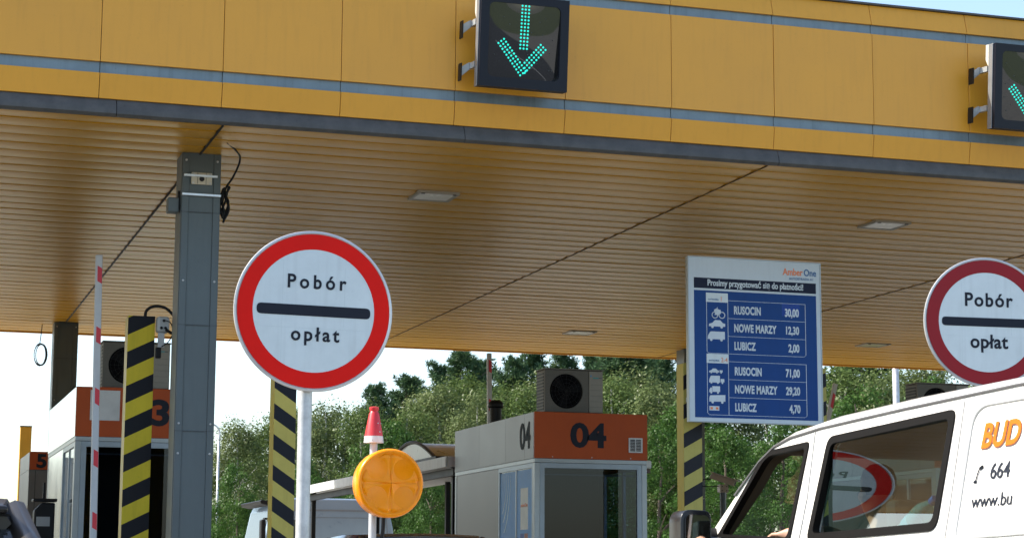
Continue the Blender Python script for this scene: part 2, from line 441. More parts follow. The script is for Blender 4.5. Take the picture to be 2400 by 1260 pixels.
def column(x, y, detail=False):
    w = 0.2
    c = bx('column', GREYP, can, x - w + 0.07, x + w - 0.07, y - w, y + w, 0.18, SOF + 0.02, 0.004)
    for s in (-1, 1):
        for t in (-1, 1):
            # corner angles standing 3 mm proud
            m = MB()
            xa = x + s * w; xb = x + s * (w - 0.07)
            lo, hi = min(xa, xb), max(xa, xb)
            yy = y + t * w
            m.box(lo, hi, yy - 0.012 if t < 0 else yy - 0.01, yy + 0.01 if t < 0 else yy + 0.012, 0.18, SOF)
            m.build('corner_flange', GREYP, c, 0.003)
    for s in (-1, 1):
        bx('side_panel', GREYP, c, x + s * w - (0.008 if s < 0 else 0.004), x + s * w + (0.004 if s < 0 else 0.008), y - w + 0.012, y + w - 0.012, 0.18, SOF, 0.002)
    for z in (5.06, 3.86, 2.75):
        bx('joint_strip', mat('joint_dark', (0.05, 0.055, 0.06), 0.6), c, x - w - 0.009, x + w + 0.009, y - w - 0.0135, y - w - 0.011, z, z + 0.006)
    for z in (5.62, 4.33, 2.83, 2.52):
        for s in (-1, 1):
            MB().lathe([(0.0, -0.008), (0.010, -0.005), (0.013, 0.0), (0.013, 0.004)], (x + s * 0.165, y - w - 0.014, z), 10, 'Y').build('bolt', GALV, c)
    if detail:
        for z, a, b in ((5.452, -0.19, 0.165), (5.247, -0.205, 0.205)):
            bx('steel_band', mat('band_bright', (0.72, 0.78, 0.82), 0.25, metal=0.35), c, x + a, x + b, y - w - 0.05, y - w - 0.014, z - 0.012, z + 0.012, 0.003)
        f = MB().box(x - 0.11, x + 0.11, y - w - 0.03, y - w - 0.0125, 5.36, 5.49).build('socket_plate', LAMPBEIGE, c, 0.008)
        MB().cyl((x, y - w - 0.034, 5.42), (x, y - w - 0.028, 5.42), 0.028).build('socket_hole', DARK, c)
        for s in (-1, 1):
            for zz in (5.375, 5.475): MB().cyl((x + s * 0.09, y - w - 0.033, zz), (x + s * 0.09, y - w - 0.028, zz), 0.012, n=8).build('screw', GALV, c)
        for s in (-0.045, 0.045):
            bx('plate_groove', DARK, c, x + s - 0.002, x + s + 0.002, y - w - 0.0325, y - w - 0.029, 5.365, 5.485)
        bb = MB().box(x - w - 0.14, x - w - 0.02, y - 0.16, y - 0.02, 5.06, 5.22).build('floodlight', GREYP, c, 0.015)
        bx('floodlight_bracket', BLACK, c, x - w - 0.03, x - w - 0.006, y - 0.12, y - 0.06, 5.1, 5.3)
    return c
column(3.24, 21.1, True); column(3.24, 35.9)
column(15.17, 21.1); column(15.17, 35.9); column(-8.6, 21.1); column(-8.6, 35.9); column(-20.4, 21.1); column(-20.4, 35.9)

# cables on and by the column
def cab(name, pts, r, label, m=BLACK):
    o = MB().tube(pts, r, 8).build(name, m, None, smooth=True)
    return tag(o, label, 'cable')
def smooth_pts(P, n=8):
    P = [Vector(p) for p in P]; out = []
    for i in range(len(P) - 1):
        p0 = P[max(i - 1, 0)]; p1 = P[i]; p2 = P[i + 1]; p3 = P[min(i + 2, len(P) - 1)]
        for k in range(n):
            t = k / n
            out.append(0.5 * ((2 * p1) + (p2 - p0) * t + (2 * p0 - 5 * p1 + 4 * p2 - p3) * t * t + (3 * p1 - p0 - 3 * p2 + p3) * t ** 3))
    out.append(P[-1]); return out
cab('hanging_cable', smooth_pts([(3.40, 20.3, 5.71), (3.60, 20.75, 5.70), (3.66, 21.0, 5.66), (3.60, 21.02, 5.5), (3.52, 21.02, 5.36), (3.485, 21.0, 5.2)]), 0.011, 'thick black cable dropping from the soffit to the grey column')
bd = thing('cable_bundle', 'black coiled cable bundle strapped to the right of the grey column', 'cable', (3.49, 21.0, 5.05))
for k in range(6):
    dx = rnd.uniform(-0.02, 0.045)
    pts = [(dx * 0.3, 0, -0.06 + 0.02 * k)] + [(dx + 0.02 * math.sin(k + t), 0.02 * math.cos(2 * t + k), 0.05 + 0.06 * t) for t in range(4)] + [(dx * 1.2 + 0.02, 0, 0.34 - 0.012 * k)]
    MB().tube(smooth_pts(pts, 5), 0.013, 6).build('cable_strand', BLACK, bd, smooth=True)
cl = thing('cable_coil', 'small loop of black wire hanging from the far edge of the canopy', 'cable', (2.86, 36.2, 5.65))
MB().tube(smooth_pts([(0.0, 0, 0.06), (-0.01, 0, -0.1), (-0.03, 0, -0.3)], 5), 0.008, 6).build('drop_wire', BLACK, cl)
for k in range(4):
    pts = [((0.10 + 0.012 * math.sin(k * 2.1)) * math.sin(a) + 0.01 * k - 0.02, 0.006 * k, -0.48 + (0.19 + 0.012 * math.cos(k * 1.7)) * math.cos(a)) for a in [2 * math.pi * i / 20 for i in range(20)]]
    MB().tube(pts, 0.007, 6, closed=True).build('wire_loop', BLACK, cl)
# dark tubes standing in for the black gaps of the soffit joints
for sx_, lab in ((3.22, 'black gap line of the soffit joint in line with the grey column'), (9.17, 'thin dark gap line of the middle soffit joint'), (15.04, 'thin dark gap line of the soffit joint behind the price board')):
    cab('joint_gap_line', [(sx_, 19.5, SOF - 0.006), (sx_, 25, SOF - 0.008), (sx_, 31, SOF - 0.007), (sx_, Yb - 0.05, SOF - 0.006)], 0.012 if sx_ < 4 else 0.005, lab, mat('gap_dark', (0.03, 0.025, 0.02), 0.7))

# recessed lights
LENS = mat('light_lens', (0.92, 0.90, 0.80), 0.25, var=0.1)
LENS2 = mat('light_lens_aged', (0.42, 0.40, 0.16), 0.3, var=0.1)
def ceil_light(x, y, label, lens):
    t = thing('ceiling_light', label, 'ceiling light', (x, y, SOF), group='recessed lights in the canopy underside')
    f = MB()
    f.box(-0.25, 0.25, -0.25, -0.21, -0.022, 0.02); f.box(-0.25, 0.25, 0.21, 0.25, -0.022, 0.02)
    f.box(-0.25, -0.21, -0.21, 0.21, -0.022, 0.02); f.box(0.21, 0.25, -0.21, 0.21, -0.022, 0.02)
    f.build('frame', mat('light_frame', (0.36, 0.33, 0.27), 0.5), t)
    bx('lens', lens, t, -0.21, 0.21, -0.21, 0.21, -0.014, 0.01)
    for sx_ in (-1, 1):
        bx('clip', BLACK, t, sx_ * 0.19 - 0.02, sx_ * 0.19 + 0.02, -0.245, -0.215, -0.03, -0.0225)
ceil_light(6.2, 22.35, 'square recessed ceiling light above the round sign nearest the middle', LENS)
ceil_light(12.1, 22.32, 'square recessed ceiling light at right above the price board', LENS)
ceil_light(12.19, 33.96, 'square recessed ceiling light near the far edge above booth 04', LENS)
ceil_light(18.05, 33.85, 'yellowed recessed ceiling light near the far edge right of the price board', LENS2)
ceil_light(6.2, 33.95, 'square recessed ceiling light hidden behind the left round sign', LENS)

# ================================================================== lane signals
LED = emit('led_teal', (0.02, 0.62, 0.48), 0.6)
LEDOFF = mat('led_off', (0.06, 0.07, 0.07), 0.3)
def sigglass():
    m = bpy.data.materials.new('signal_glass'); m.use_nodes = True
    n = m.node_tree.nodes; l = m.node_tree.links; p = n['Principled BSDF']
    p.inputs['Base Color'].default_value = (0.010, 0.012, 0.014, 1); p.inputs['Roughness'].default_value = 0.02
    p.inputs['IOR'].default_value = 1.75; p.inputs['Specular IOR Level'].default_value = 0.6
    return m
SIGG = sigglass()
def lane_signal(x, label):
    t = thing('lane_signal', label, 'signal', (x, 18.99, 6.195), group='green arrow lane signals')
    t.rotation_euler = (R(5.5), 0, 0)
    Wd, Hh = 0.475, 0.95
    poly = rounded([(-0.385, 0.10), (0.385, 0.10), (0.385, 0.87), (-0.385, 0.87)], 0.07, 6)
    outer = [(-Wd, 0), (Wd, 0), (Wd, Hh), (-Wd, Hh)]
    # housing ring + box
    m = MB()
    m.box(-Wd, Wd, 0.085, 0.13, 0.0, Hh)
    hb = m.build('housing', BLKBLUE, t, 0.006)
    bm = bmesh.new()
    ov = [bm.verts.new((p[0], 0, p[1])) for p in outer]; iv = [bm.verts.new((p[0], 0, p[1])) for p in poly]
    es = [bm.edges.new((ov[i], ov[(i + 1) % 4])) for i in range(4)] + [bm.edges.new((iv[i], iv[(i + 1) % len(iv)])) for i in range(len(iv))]
    bmesh.ops.triangle_fill(bm, use_beauty=True, edges=es)
    ex = bmesh.ops.extrude_face_region(bm, geom=list(bm.faces))
    for v in [g for g in ex['geom'] if isinstance(g, bmesh.types.BMVert)]: v.co.y += 0.08
    bmesh.ops.recalc_face_normals(bm, faces=bm.faces)
    me = bpy.data.meshes.new('bezel'); bm.to_mesh(me); bm.free(); link('bezel', me, t, BLKBLUE)
    # bowed glass
    vs = []; fs = []; N = 22
    def gy(u, v): return 0.048 - 0.10 * (v - 0.485) - 0.012 * (1 - (u / 0.40) ** 2) * (1 - ((v - 0.485) / 0.40) ** 2)
    for i in range(N + 1):
        for j in range(N + 1):
            u = -0.39 + 0.78 * i / N; v = 0.095 + 0.78 * j / N; vs.append((u, gy(u, v), v))
    for i in range(N):
        for j in range(N):
            a = i * (N + 1) + j; fs.append((a, a + N + 1, a + N + 2, a + 1))
    link('glass', pyd(vs, fs), t, SIGG, True)
    lit = MB()
    def dot(mb, u, v, r=0.0118):
        y = gy(u, v)
        mb.lathe([(0, -0.009), (r * 0.75, -0.006), (r, 0.002), (r, 0.006)], (u, y, v), 8, 'Y')
    s = 0.0362
    for i in range(13):
        for k in (-1, 0, 1): dot(lit, 0.004 + k * s, 0.855 - i * s)
    def arm(sgn, n):
        dirv = Vector((sgn * 0.64, 0.77)); nv = Vector((sgn * -0.77, 0.64))
        for i in range(n):
            for k in range(3):
                p = Vector((0.0, 0.135)) + dirv * (s * (i + 0.5)) + nv * (s * k); 
                if sgn > 0 and p.x < 0.012: continue
                dot(lit, p.x, p.y)
    arm(-1, 12); arm(1, 11)
    tag(lit.build('led_dots', LED, t), kind='stuff')
    off = MB()
    for i in range(26):
        p = (rnd.uniform(-0.33, 0.33), rnd.uniform(0.15, 0.8)); dot(off, p[0], p[1], 0.006)
    tag(off.build('unlit_dots', LEDOFF, t), kind='stuff')
    # bright left edge trim, slanted upper plate
    bx('edge_trim', mat('trim_bright', (0.30, 0.31, 0.32), 0.35, metal=0.5), t, -Wd - 0.012, -Wd - 0.001, 0.045, 0.13, 0.0, Hh, 0.003)
    MB().prism([(0.131, 0.95), (0.131, 0.70), (0.19, 0.78), (0.19, 0.95)], -Wd - 0.010, -Wd + 0.3, 'X').build('rear_plate', mat('rear_plate', (0.55, 0.53, 0.47), 0.4), t)
    for z in (0.62, 0.18):
        bk = MB()
        bk.prism([(-Wd - 0.015, z + 0.10), (-Wd - 0.015, z + 0.02), (-Wd - 0.11, z - 0.06), (-Wd - 0.11, z + 0.04)], 0.30, 0.345, 'Y')
        b = bk.build('bracket', mat('bracket_grey', (0.48, 0.50, 0.50), 0.4, metal=0.4), t, 0.003)
        b.rotation_euler = (0, 0, 0)
        bx('bracket_arm', MATS['bracket_grey'], t, -Wd - 0.014, -Wd + 0.03, 0.15, 0.345, z + 0.03, z + 0.09)
        bx('wall_plate', BLACK, b, -Wd - 0.117, -Wd - 0.105, 0.27, 0.37, z - 0.10, z + 0.08)
        bx('hinge_pin', BLACK, t, Wd + 0.002, Wd + 0.035, 0.12, 0.13, z + 0.06, z + 0.07)
lane_signal(6.205, 'black lane signal with a whole green arrow above the middle lane')
lane_signal(12.16, 'black lane signal cut off by the right edge of the picture')

# ================================================================== booths
def ac_unit(x, y, z, label, gr='air conditioners on the booth roofs'):
    t = thing('air_conditioner', label, 'air conditioner', (x, y, z), group=gr)
    bx('casing', ACM, t, -0.42, 0.42, 0.012, 0.34, 0.03, 0.60, 0.012)
    # front frame with a round opening
    bm = bmesh.new()
    o4 = [(-0.42, 0.035), (0.20, 0.035), (0.20, 0.595), (-0.42, 0.595)]
    ov = [bm.verts.new((p[0], -0.012, p[1])) for p in o4]
    cxy = (-0.115, 0.315); rr = 0.235
    iv = [bm.verts.new((cxy[0] + rr * math.cos(2 * math.pi * i / 32), -0.012, cxy[1] + rr * math.sin(2 * math.pi * i / 32))) for i in range(32)]
    es = [bm.edges.new((ov[i], ov[(i + 1) % 4])) for i in range(4)] + [bm.edges.new((iv[i], iv[(i + 1) % 32])) for i in range(32)]
    bmesh.ops.triangle_fill(bm, use_beauty=True, edges=es)
    ex = bmesh.ops.extrude_face_region(bm, geom=list(bm.faces))
    for v in [g for g in ex['geom'] if isinstance(g, bmesh.types.BMVert)]: v.co.y += 0.023
    bmesh.ops.recalc_face_normals(bm, faces=bm.faces)
    me = bpy.data.meshes.new('front'); bm.to_mesh(me); bm.free(); link('front_panel', me, t, ACM)
    MB().cyl((cxy[0], 0.0105, cxy[1]), (cxy[0], 0.0115, cxy[1]), 0.234, n=32).build('fan_opening', mat('fan_void', (0.005, 0.005, 0.006), 0.9, spec=0.05), t)
    fan = MB()
    for k in range(3):
        a = 2 * math.pi * k / 3 + 0.4
        c, s_ = math.cos(a), math.sin(a)
        q = [(0.03, -0.03), (0.2, -0.09), (0.215, 0.03), (0.05, 0.05)]
        fan.add([(cxy[0] + u * c - v * s_, 0.006 - 0.004 * (v > 0), cxy[1] + u * s_ + v * c) for u, v in q], [(0, 1, 2, 3)])
    fan.build('fan_blades', mat('fan_blade', (0.008, 0.008, 0.009), 0.7, spec=0.1), t)
    g = MB()
    for rr2 in (0.06, 0.11, 0.16, 0.21): g.tube([(cxy[0] + rr2 * math.cos(2 * math.pi * i / 28), -0.014, cxy[1] + rr2 * math.sin(2 * math.pi * i / 28)) for i in range(28)], 0.0022, 4, closed=True)
    for k in range(8):
        a = math.pi * k / 8; g.tube([(cxy[0] - 0.232 * math.cos(a), -0.0145, cxy[1] - 0.232 * math.sin(a)), (cxy[0] + 0.232 * math.cos(a), -0.0145, cxy[1] + 0.232 * math.sin(a))], 0.002, 4)
    g.build('fan_guard', BLACK, t)
    ribs = MB()
    for k in range(26):
        z0 = 0.05 + k * 0.0208
        dz = abs(z0 - 0.315); hw = math.sqrt(max(0, 0.245 ** 2 - dz * dz))
        if hw > 0:
            if cxy[0] - hw > -0.40: ribs.box(-0.40, cxy[0] - hw, -0.017, -0.0125, z0, z0 + 0.008)
            if cxy[0] + hw < 0.19: ribs.box(cxy[0] + hw, 0.19, -0.017, -0.0125, z0, z0 + 0.008)
        else: ribs.box(-0.40, 0.19, -0.017, -0.0125, z0, z0 + 0.008)
    tag(ribs.build('front_ribs', ACM, t), kind='stuff')
    sp = bx('side_cover', mat('ac_cover', (0.27, 0.26, 0.225), 0.5, var=0.08), t, 0.21, 0.405, -0.014, 0.011, 0.035, 0.595, 0.006)
    for k in range(5): bx('cover_groove', mat('groove', (0.16, 0.155, 0.14), 0.6), sp, 0.225, 0.39, -0.0165, -0.0135, 0.11 + k * 0.075, 0.114 + k * 0.075)
    bx('maker_plate', mat('maker_teal', (0.03, 0.30, 0.33), 0.4), sp, 0.265, 0.345, -0.0168, -0.0145, 0.497, 0.511)
    MB().prism([(0.225, 0.52), (0.25, 0.52), (0.232, 0.548)], -0.0168, -0.0145, 'Y').build('maker_emblem', mat('maker_blue', (0.02, 0.25, 0.55), 0.4), sp)
    bx('maker_line', mat('maker_dark', (0.05, 0.07, 0.09), 0.4), sp, 0.345, 0.39, -0.0168, -0.0145, 0.499, 0.509)
    fins = MB()
    for k in range(12): fins.box(-0.427, -0.4215, 0.03, 0.325, 0.06 + k * 0.043, 0.082 + k * 0.043)
    tag(fins.build('side_fins', BLACK, t), kind='stuff')
    bx('top_lid', ACM, t, -0.428, 0.428, -0.02, 0.348, 0.601, 0.618, 0.004)
    for sx_ in (-0.25, 0.25): bx('foot', BLACK, t, sx_ - 0.03, sx_ + 0.03, 0.02, 0.33, 0.0, 0.029)
    return t

INTER = mat('booth_interior', (0.012, 0.014, 0.016), 0.8, spec=0.1)
def booth(x, y, ztop, label, num=None, sidenum=False, L=3.75, Wd=1.59, steel=None):
    """x,y = front left corner"""
    t = thing('toll_booth', label, 'booth', (x, y, 0.18), group='toll booths on the islands')
    H = ztop - 0.18; zb = H - 0.61
    a = 0.045
    bx('header_panel', ORANGE, t, 0, Wd, 0, 0.03, zb, H, 0.003)
    for s_, xx in ((0, 0.0), (1, Wd - 0.02)):
        cuts = [0.032, 0.42, 1.25, 2.5, L]
        for p, q in zip(cuts[:-1], cuts[1:]):
            pn = bx('side_header_panel', (steel or STEEL), t, xx + rnd.uniform(-0.001, 0.001), xx + 0.02, p + 0.002, q - 0.002, zb, H - 0.003, 0.002)
    bx('rear_header_panel', ORANGE, t, 0.03, Wd - 0.03, L - 0.03, L, zb, H - 0.002, 0.002)
    bx('roof', GUTTER_M, t, 0.022, Wd - 0.022, 0.032, L - 0.032, H - 0.06, H - 0.02)
    bx('ceiling', INTER, t, 0.03, Wd - 0.03, 0.04, L - 0.04, zb - 0.01, zb + 0.02)
    bx('floor', INTER, t, 0.02, Wd - 0.02, 0.02, L - 0.02, 0.0, 0.06)
    bx('top_rail', ALU, t, 0.006, Wd - 0.006, 0.006, 0.06, zb - 0.055, zb - 0.002, 0.003)
    for s_, xx in ((0, 0.006), (1, Wd - 0.056)):
        bx('side_rail', ALU, t, xx, xx + 0.05, 0.062, L - 0.006, zb - 0.055, zb - 0.002, 0.003)
    for px_ in (0.006, Wd - 0.076):
        bx('corner_post', ALU, t, px_, px_ + 0.07, 0.008, 0.078, 0.0, zb - 0.057, 0.004)
        bx('corner_post', ALU, t, px_, px_ + 0.07, L - 0.08, L - 0.01, 0.0, zb - 0.057, 0.004)
    # front: lower wall, window frame and pane
    bx('front_wall', (steel or STEEL), t, 0.078, Wd - 0.078, 0.02, 0.05, 0.0, 0.95, 0.003)
    fr = MB()
    x0, x1, z0, z1, w = 0.079, Wd - 0.079, 0.952, zb - 0.059, 0.065
    fr.box(x0, x1, 0.012, 0.055, z1 - w, z1); fr.box(x0, x1, 0.012, 0.055, z0, z0 + w); fr.box(x0, x0 + w, 0.012, 0.055, z0 + w, z1 - w); fr.box(x1 - w, x1, 0.012, 0.055, z0 + w, z1 - w)
    wd = fr.build('window_frame', mat('frame_blue_grey', (0.30, 0.35, 0.39), 0.4, metal=0.4), t)
    bx('pane', GLASSB, wd, x0 + w + 0.001, x1 - w - 0.001, 0.030, 0.036, z0 + w + 0.001, z1 - w - 0.001)
    bx('blind_rail', ALU, t, x0 + w, x1 - w, 0.09, 0.11, z1 - w - 0.09, z1 - w - 0.07)
    # left side: sliding windows then plain panel; right side the same
    for s_ in (0, 1):
        xo = 0.012 if s_ == 0 else Wd - 0.042
        bx('side_wall', (steel or STEEL), t, xo, xo + 0.03, 0.08, L - 0.082, 0.0, 0.95, 0.003)
        bx('side_panel', (steel or STEEL), t, xo, xo + 0.03, 1.62, L - 0.082, 0.953, zb - 0.058, 0.003)
        f = MB()
        y0, y1 = 0.081, 1.60
        xa, xb = xo - 0.004, xo + 0.04
        f.box(xa, xb, y0, y1, z1 - 0.06, z1); f.box(xa, xb, y0, y1, 0.953, 1.01); f.box(xa, xb, y0, y0 + 0.055, 1.01, z1 - 0.06); f.box(xa, xb, y1 - 0.055, y1, 1.01, z1 - 0.06)
        f.box(xa + 0.005, xb, 0.80, 0.85, 1.01, z1 - 0.06)
        sf = f.build('sliding_window', MATS['frame_blue_grey'], t)
        for p, q in ((y0 + 0.056, 0.799), (0.851, y1 - 0.056)):
            bx('pane', GLASSS, sf, xo + 0.012, xo + 0.018, p, q, 1.011, z1 - 0.061)
    bx('rear_wall', (steel or STEEL), t, 0.078, Wd - 0.078, L - 0.05, L - 0.02, 0.0, zb - 0.058, 0.003)
    bx('inner_partition', INTER, t, 0.06, Wd - 0.06, 1.7, 1.74, 0.07, zb - 0.06)
    ds = bx('desk', mat('desk_grey', (0.25, 0.25, 0.25), 0.6), t, 0.06, Wd - 0.06, 0.12, 0.6, 0.78, 0.82)
    bx('monitor', BLACK, t, 0.9, 1.3, 0.35, 0.39, 0.9, 1.2)
    bx('monitor_stand', BLACK, t, 1.08, 1.12, 0.36, 0.40, 0.821, 0.899)
    for k in range(3):
        MB().cyl((0.25 + 0.55 * k, 0.0, zb + 0.022), (0.25 + 0.55 * k, -0.004, zb + 0.022), 0.008, n=8).build('rivet', GALV, t)
    if num:
        text('number', num, 0.30, (0.50 if num == '04' else 0.66, -0.002, zb + 0.165), NAVY, t, bold=0.05, sx=1.18, space=0.96)
    if sidenum:
        text('number', num, 0.33, (-0.004, 0.62, zb + 0.15), mat('side_number', (0.012, 0.022, 0.026), 0.6, spec=0.1), t, rot=(90, 0, -90), bold=0.035, sx=0.95)
    return t
b4 = booth(8.344, 25.0, 3.44, 'toll booth with orange header numbered 04 and an air conditioner on top', '04', True)
zb4 = 3.44 - 0.18 - 0.61
v = MB(); v.box(1.32, 1.515, -0.016, -0.001, zb4 + 0.10, zb4 + 0.12); v.box(1.32, 1.515, -0.016, -0.001, zb4 + 0.275, zb4 + 0.295)
v.box(1.32, 1.34, -0.016, -0.001, zb4 + 0.12, zb4 + 0.275); v.box(1.495, 1.515, -0.016, -0.001, zb4 + 0.12, zb4 + 0.275); v.box(1.411, 1.424, -0.014, -0.001, zb4 + 0.12, zb4 + 0.275)
vg = v.build('vent_grille', mat('vent_white', (0.62, 0.64, 0.64), 0.4), b4)
bx('vent_back', DARK, vg, 1.34, 1.495, -0.004, -0.001, zb4 + 0.12, zb4 + 0.275)
for k in range(7): bx('vent_slat', MATS['vent_white'], vg, 1.341, 1.494, -0.011, -0.005, zb4 + 0.135 + k * 0.02, zb4 + 0.141 + k * 0.02)
# posters in the side windows (flat print on sheets)
BL1 = mat('poster_blue', (0.10, 0.30, 0.62), 0.5, var=0.1); PALE = mat('poster_pale', (0.50, 0.66, 0.70), 0.5); CRM = mat('poster_cream', (0.7, 0.72, 0.66), 0.5)
zp = 0.0
ps = bx('poster', BL1, b4, 0.0195, 0.0225, 0.86, 1.54, 1.02, zb4 - 0.13)
for k, (r_, w_) in enumerate(((0.50, 0.022), (0.60, 0.028), (0.72, 0.03))):
    m = MB(); pts = []
    for i in range(13):
        a = R(-5 - 60 * i / 12); pts.append((1.62 - r_ * 1.0 * math.cos(a) * 0.75, zb4 - 0.10 + r_ * 1.3 * math.sin(a)))
    q = [(0.0185, y_, z_) for y_, z_ in pts] + [(0.0185, y_ - w_ * (0.3 + i / 10), z_ + 0.01) for i, (y_, z_) in enumerate(pts)]
    n_ = len(pts)
    m.add(q, [(i, i + 1, n_ + i + 1, n_ + i) for i in range(n_ - 1)])
    m.build('poster_swirl', PALE, ps)
text('poster_text', 'PUNKT POBORU', 0.085, (0.0185, 1.50, 1.42), mat('poster_navy', (0.03, 0.06, 0.14), 0.5), ps, rot=(90, 0, -90), bold=0.02, sx=0.85)
bx('poster_strip', mat('poster_tan', (0.32, 0.24, 0.20), 0.5), ps, 0.0178, 0.0193, 0.90, 1.48, 1.22, 1.30)
p2 = bx('poster', BL1, b4, 0.0195, 0.0225, 0.145, 0.79, 1.02, zb4 - 0.13)
bx('notice', CRM, p2, 0.0178, 0.0193, 0.32, 0.64, 1.73, 2.28)
text('notice_text', 'amberOne', 0.05, (0.0168, 0.62, 2.03), ORTXT, p2, rot=(90, 0, -90), sx=0.9)
for i, (yy, zz, cc) in enumerate(((0.50, 1.47, (0.05, 0.10, 0.33)), (0.33, 1.47, (0.38, 0.14, 0.07)), (0.50, 1.22, (0.38, 0.14, 0.07)), (0.33, 1.22, (0.05, 0.10, 0.33)))):
    bx('notice_tile', mat('tile%d' % i, cc, 0.5), p2, 0.0178, 0.0193, yy, yy + 0.14, zz, zz + 0.21)

b3 = booth(2.42, 25.0, 3.57, 'toll booth with orange header showing a 3 behind the striped post', '03', False, steel=STEEL_LIT)
zb3 = 3.57 - 0.18 - 0.61
pp = bx('paper_cover', mat('paper_white', (0.62, 0.64, 0.64), 0.7, bump=0.3, bscale=8), b3, 0.17, 0.53, -0.006, -0.002, zb3 + 0.20, zb3 + 0.57)
b5 = booth(14.26, 25.0, 3.44, 'toll booth mostly hidden behind the white van and right round sign', None, False)
ac_unit(9.02, 25.35, 3.44, 'grey air conditioner with round black fan on booth 04')
ac_unit(3.18, 25.35, 3.57, 'grey air conditioner behind the striped post on the left booth')
ac_unit(14.62, 25.35, 3.44, 'dark air conditioner just above the white van roof at right')
fl = thing('vent_pipe', 'short black capped vent pipe on the roof of booth 04', 'pipe', (8.62, 27.6, 3.42))
MB().cyl((0, 0, 0), (0, 0, 0.28), 0.085, n=20).build('stack', BLACK, fl, smooth=False)
MB().lathe([(0.10, 0.281), (0.115, 0.30), (0.105, 0.36), (0.06, 0.395), (0, 0.40)], (0, 0, 0), 20).build('cap', BLACK, fl, smooth=True)
lm = thing('booth_lamp', 'small white lamp on the right edge of booth 04', 'lamp', (9.937, 25.1, 2.70))
bx('body', mat('lamp_white', (0.7, 0.7, 0.66), 0.5), lm, 0, 0.10, 0, 0.3, 0.03, 0.14, 0.02)
bx('underside', mat('lamp_under', (0.12, 0.08, 0.06), 0.6), lm, 0.012, 0.088, 0.02, 0.28, -0.03, 0.028, 0.005)

# island shelter roof behind booth 04
sh = thing('shelter_roof', 'low white flat roofed shelter with arched skylight behind booth 04', 'shelter', (8.26, 28.95, 0.18))
WSH = mat('shelter_white', (0.52, 0.53, 0.52), 0.5, var=0.12, streak=0.2)
for (p, q) in ((0.0, 3.6), (3.6, 7.2), (7.2, 10.8)):
    bx('fascia_board', WSH, sh, 0, 0.03, p + 0.004, q - 0.004, 2.74, 2.90, 0.004)
bx('roof_slab', WSH, sh, 0.034, 1.75, 0, 10.8, 2.79, 2.88)
bx('fascia_end', WSH, sh, 0.034, 1.75, -0.03, -0.002, 2.74, 2.90)
for yy in (0.3, 5.2, 10.3):
    for xx in (0.2, 1.5): bx('support_post', BLACK, sh, xx, xx + 0.08, yy, yy + 0.08, 0.0, 2.788)
bx('beam', BLACK, sh, 0.12, 0.2, 0.0, 10.6, 2.62, 2.73)
SKYL = mat('skylight', (0.40, 0.40, 0.36), 0.3, var=0.15)
pr = [(1.0 + 3.2 * k / 16, 2.90 + 0.36 * math.sin(math.pi * k / 16)) for k in range(17)]
sk = MB().prism(pr, 0.15, 1.5, 'X').build('skylight', SKYL, sh)
for xx in (0.14, 1.51):
    MB().tube([(xx, p[0], p[1] + 0.012) for p in pr], 0.03, 6).build('skylight_rim', BLACK, sk)
bx('skylight_base', BLACK, sh, 0.10, 1.55, 0.9, 4.3, 2.883, 2.96)

# booth 5 kiosk, far left
k5 = thing('payment_kiosk', 'small kiosk with red brown header numbered 5 left of the orange booth', 'kiosk', (2.58, 34.0, 0.18))
bx('body', mat('kiosk_grey', (0.13, 0.13, 0.13), 0.5), k5, 0, 1.0, 0, 2.0, 0, 2.84, 0.004)
bx('header_panel', ORANGE, k5, -0.005, 1.005, -0.02, -0.001, 2.845 - 0.0, 3.14, 0.002)
bx('header_core', GUTTER_M, k5, 0.002, 1.0, 0, 2.0, 2.842, 3.135)
bx('side_panel', STEEL, k5, -0.012, -0.001, 0.001, 2.0, 0.0, 2.838, 0.002)
bx('side_header', STEEL, k5, -0.012, 0.0, 0.001, 2.0, 2.843, 3.13, 0.002)
bx('ticket_slot', BLACK, k5, -0.03, -0.013, 0.3, 0.6, 1.6, 2.0)
bx('panel_joint', DARK, k5, 0.09, 0.098, -0.003, -0.0005, 0.0, 2.83)
text('number', '5', 0.21, (0.10, -0.022, 2.885), NAVY, k5, bold=0.06, sx=1.15)

tm = thing('intercom_terminal', 'dark intercom terminal on a pedestal beside the left booth', 'terminal', (2.08, 26.4, 0.18))
bx('pedestal', BLACK, tm, 0.06, 0.16, 0.05, 0.15, 0, 1.35)
MB().prism([(0.0, 1.35), (0.0, 1.92), (0.10, 2.02), (0.26, 2.02), (0.26, 1.35)], 0, 0.22, 'Y').build('housing', BLACK, tm, 0.02)
bx('hood', BLACK, tm, -0.02, 0.28, -0.06, 0.23, 2.03, 2.07, 0.01)
bx('screen', mat('screen_grey', (0.3, 0.32, 0.34), 0.2), tm, 0.03, 0.20, -0.008, -0.001, 1.72, 1.84)
bx('aerial', BLACK, tm, 0.11, 0.14, 0.1, 0.13, 2.071, 2.28)

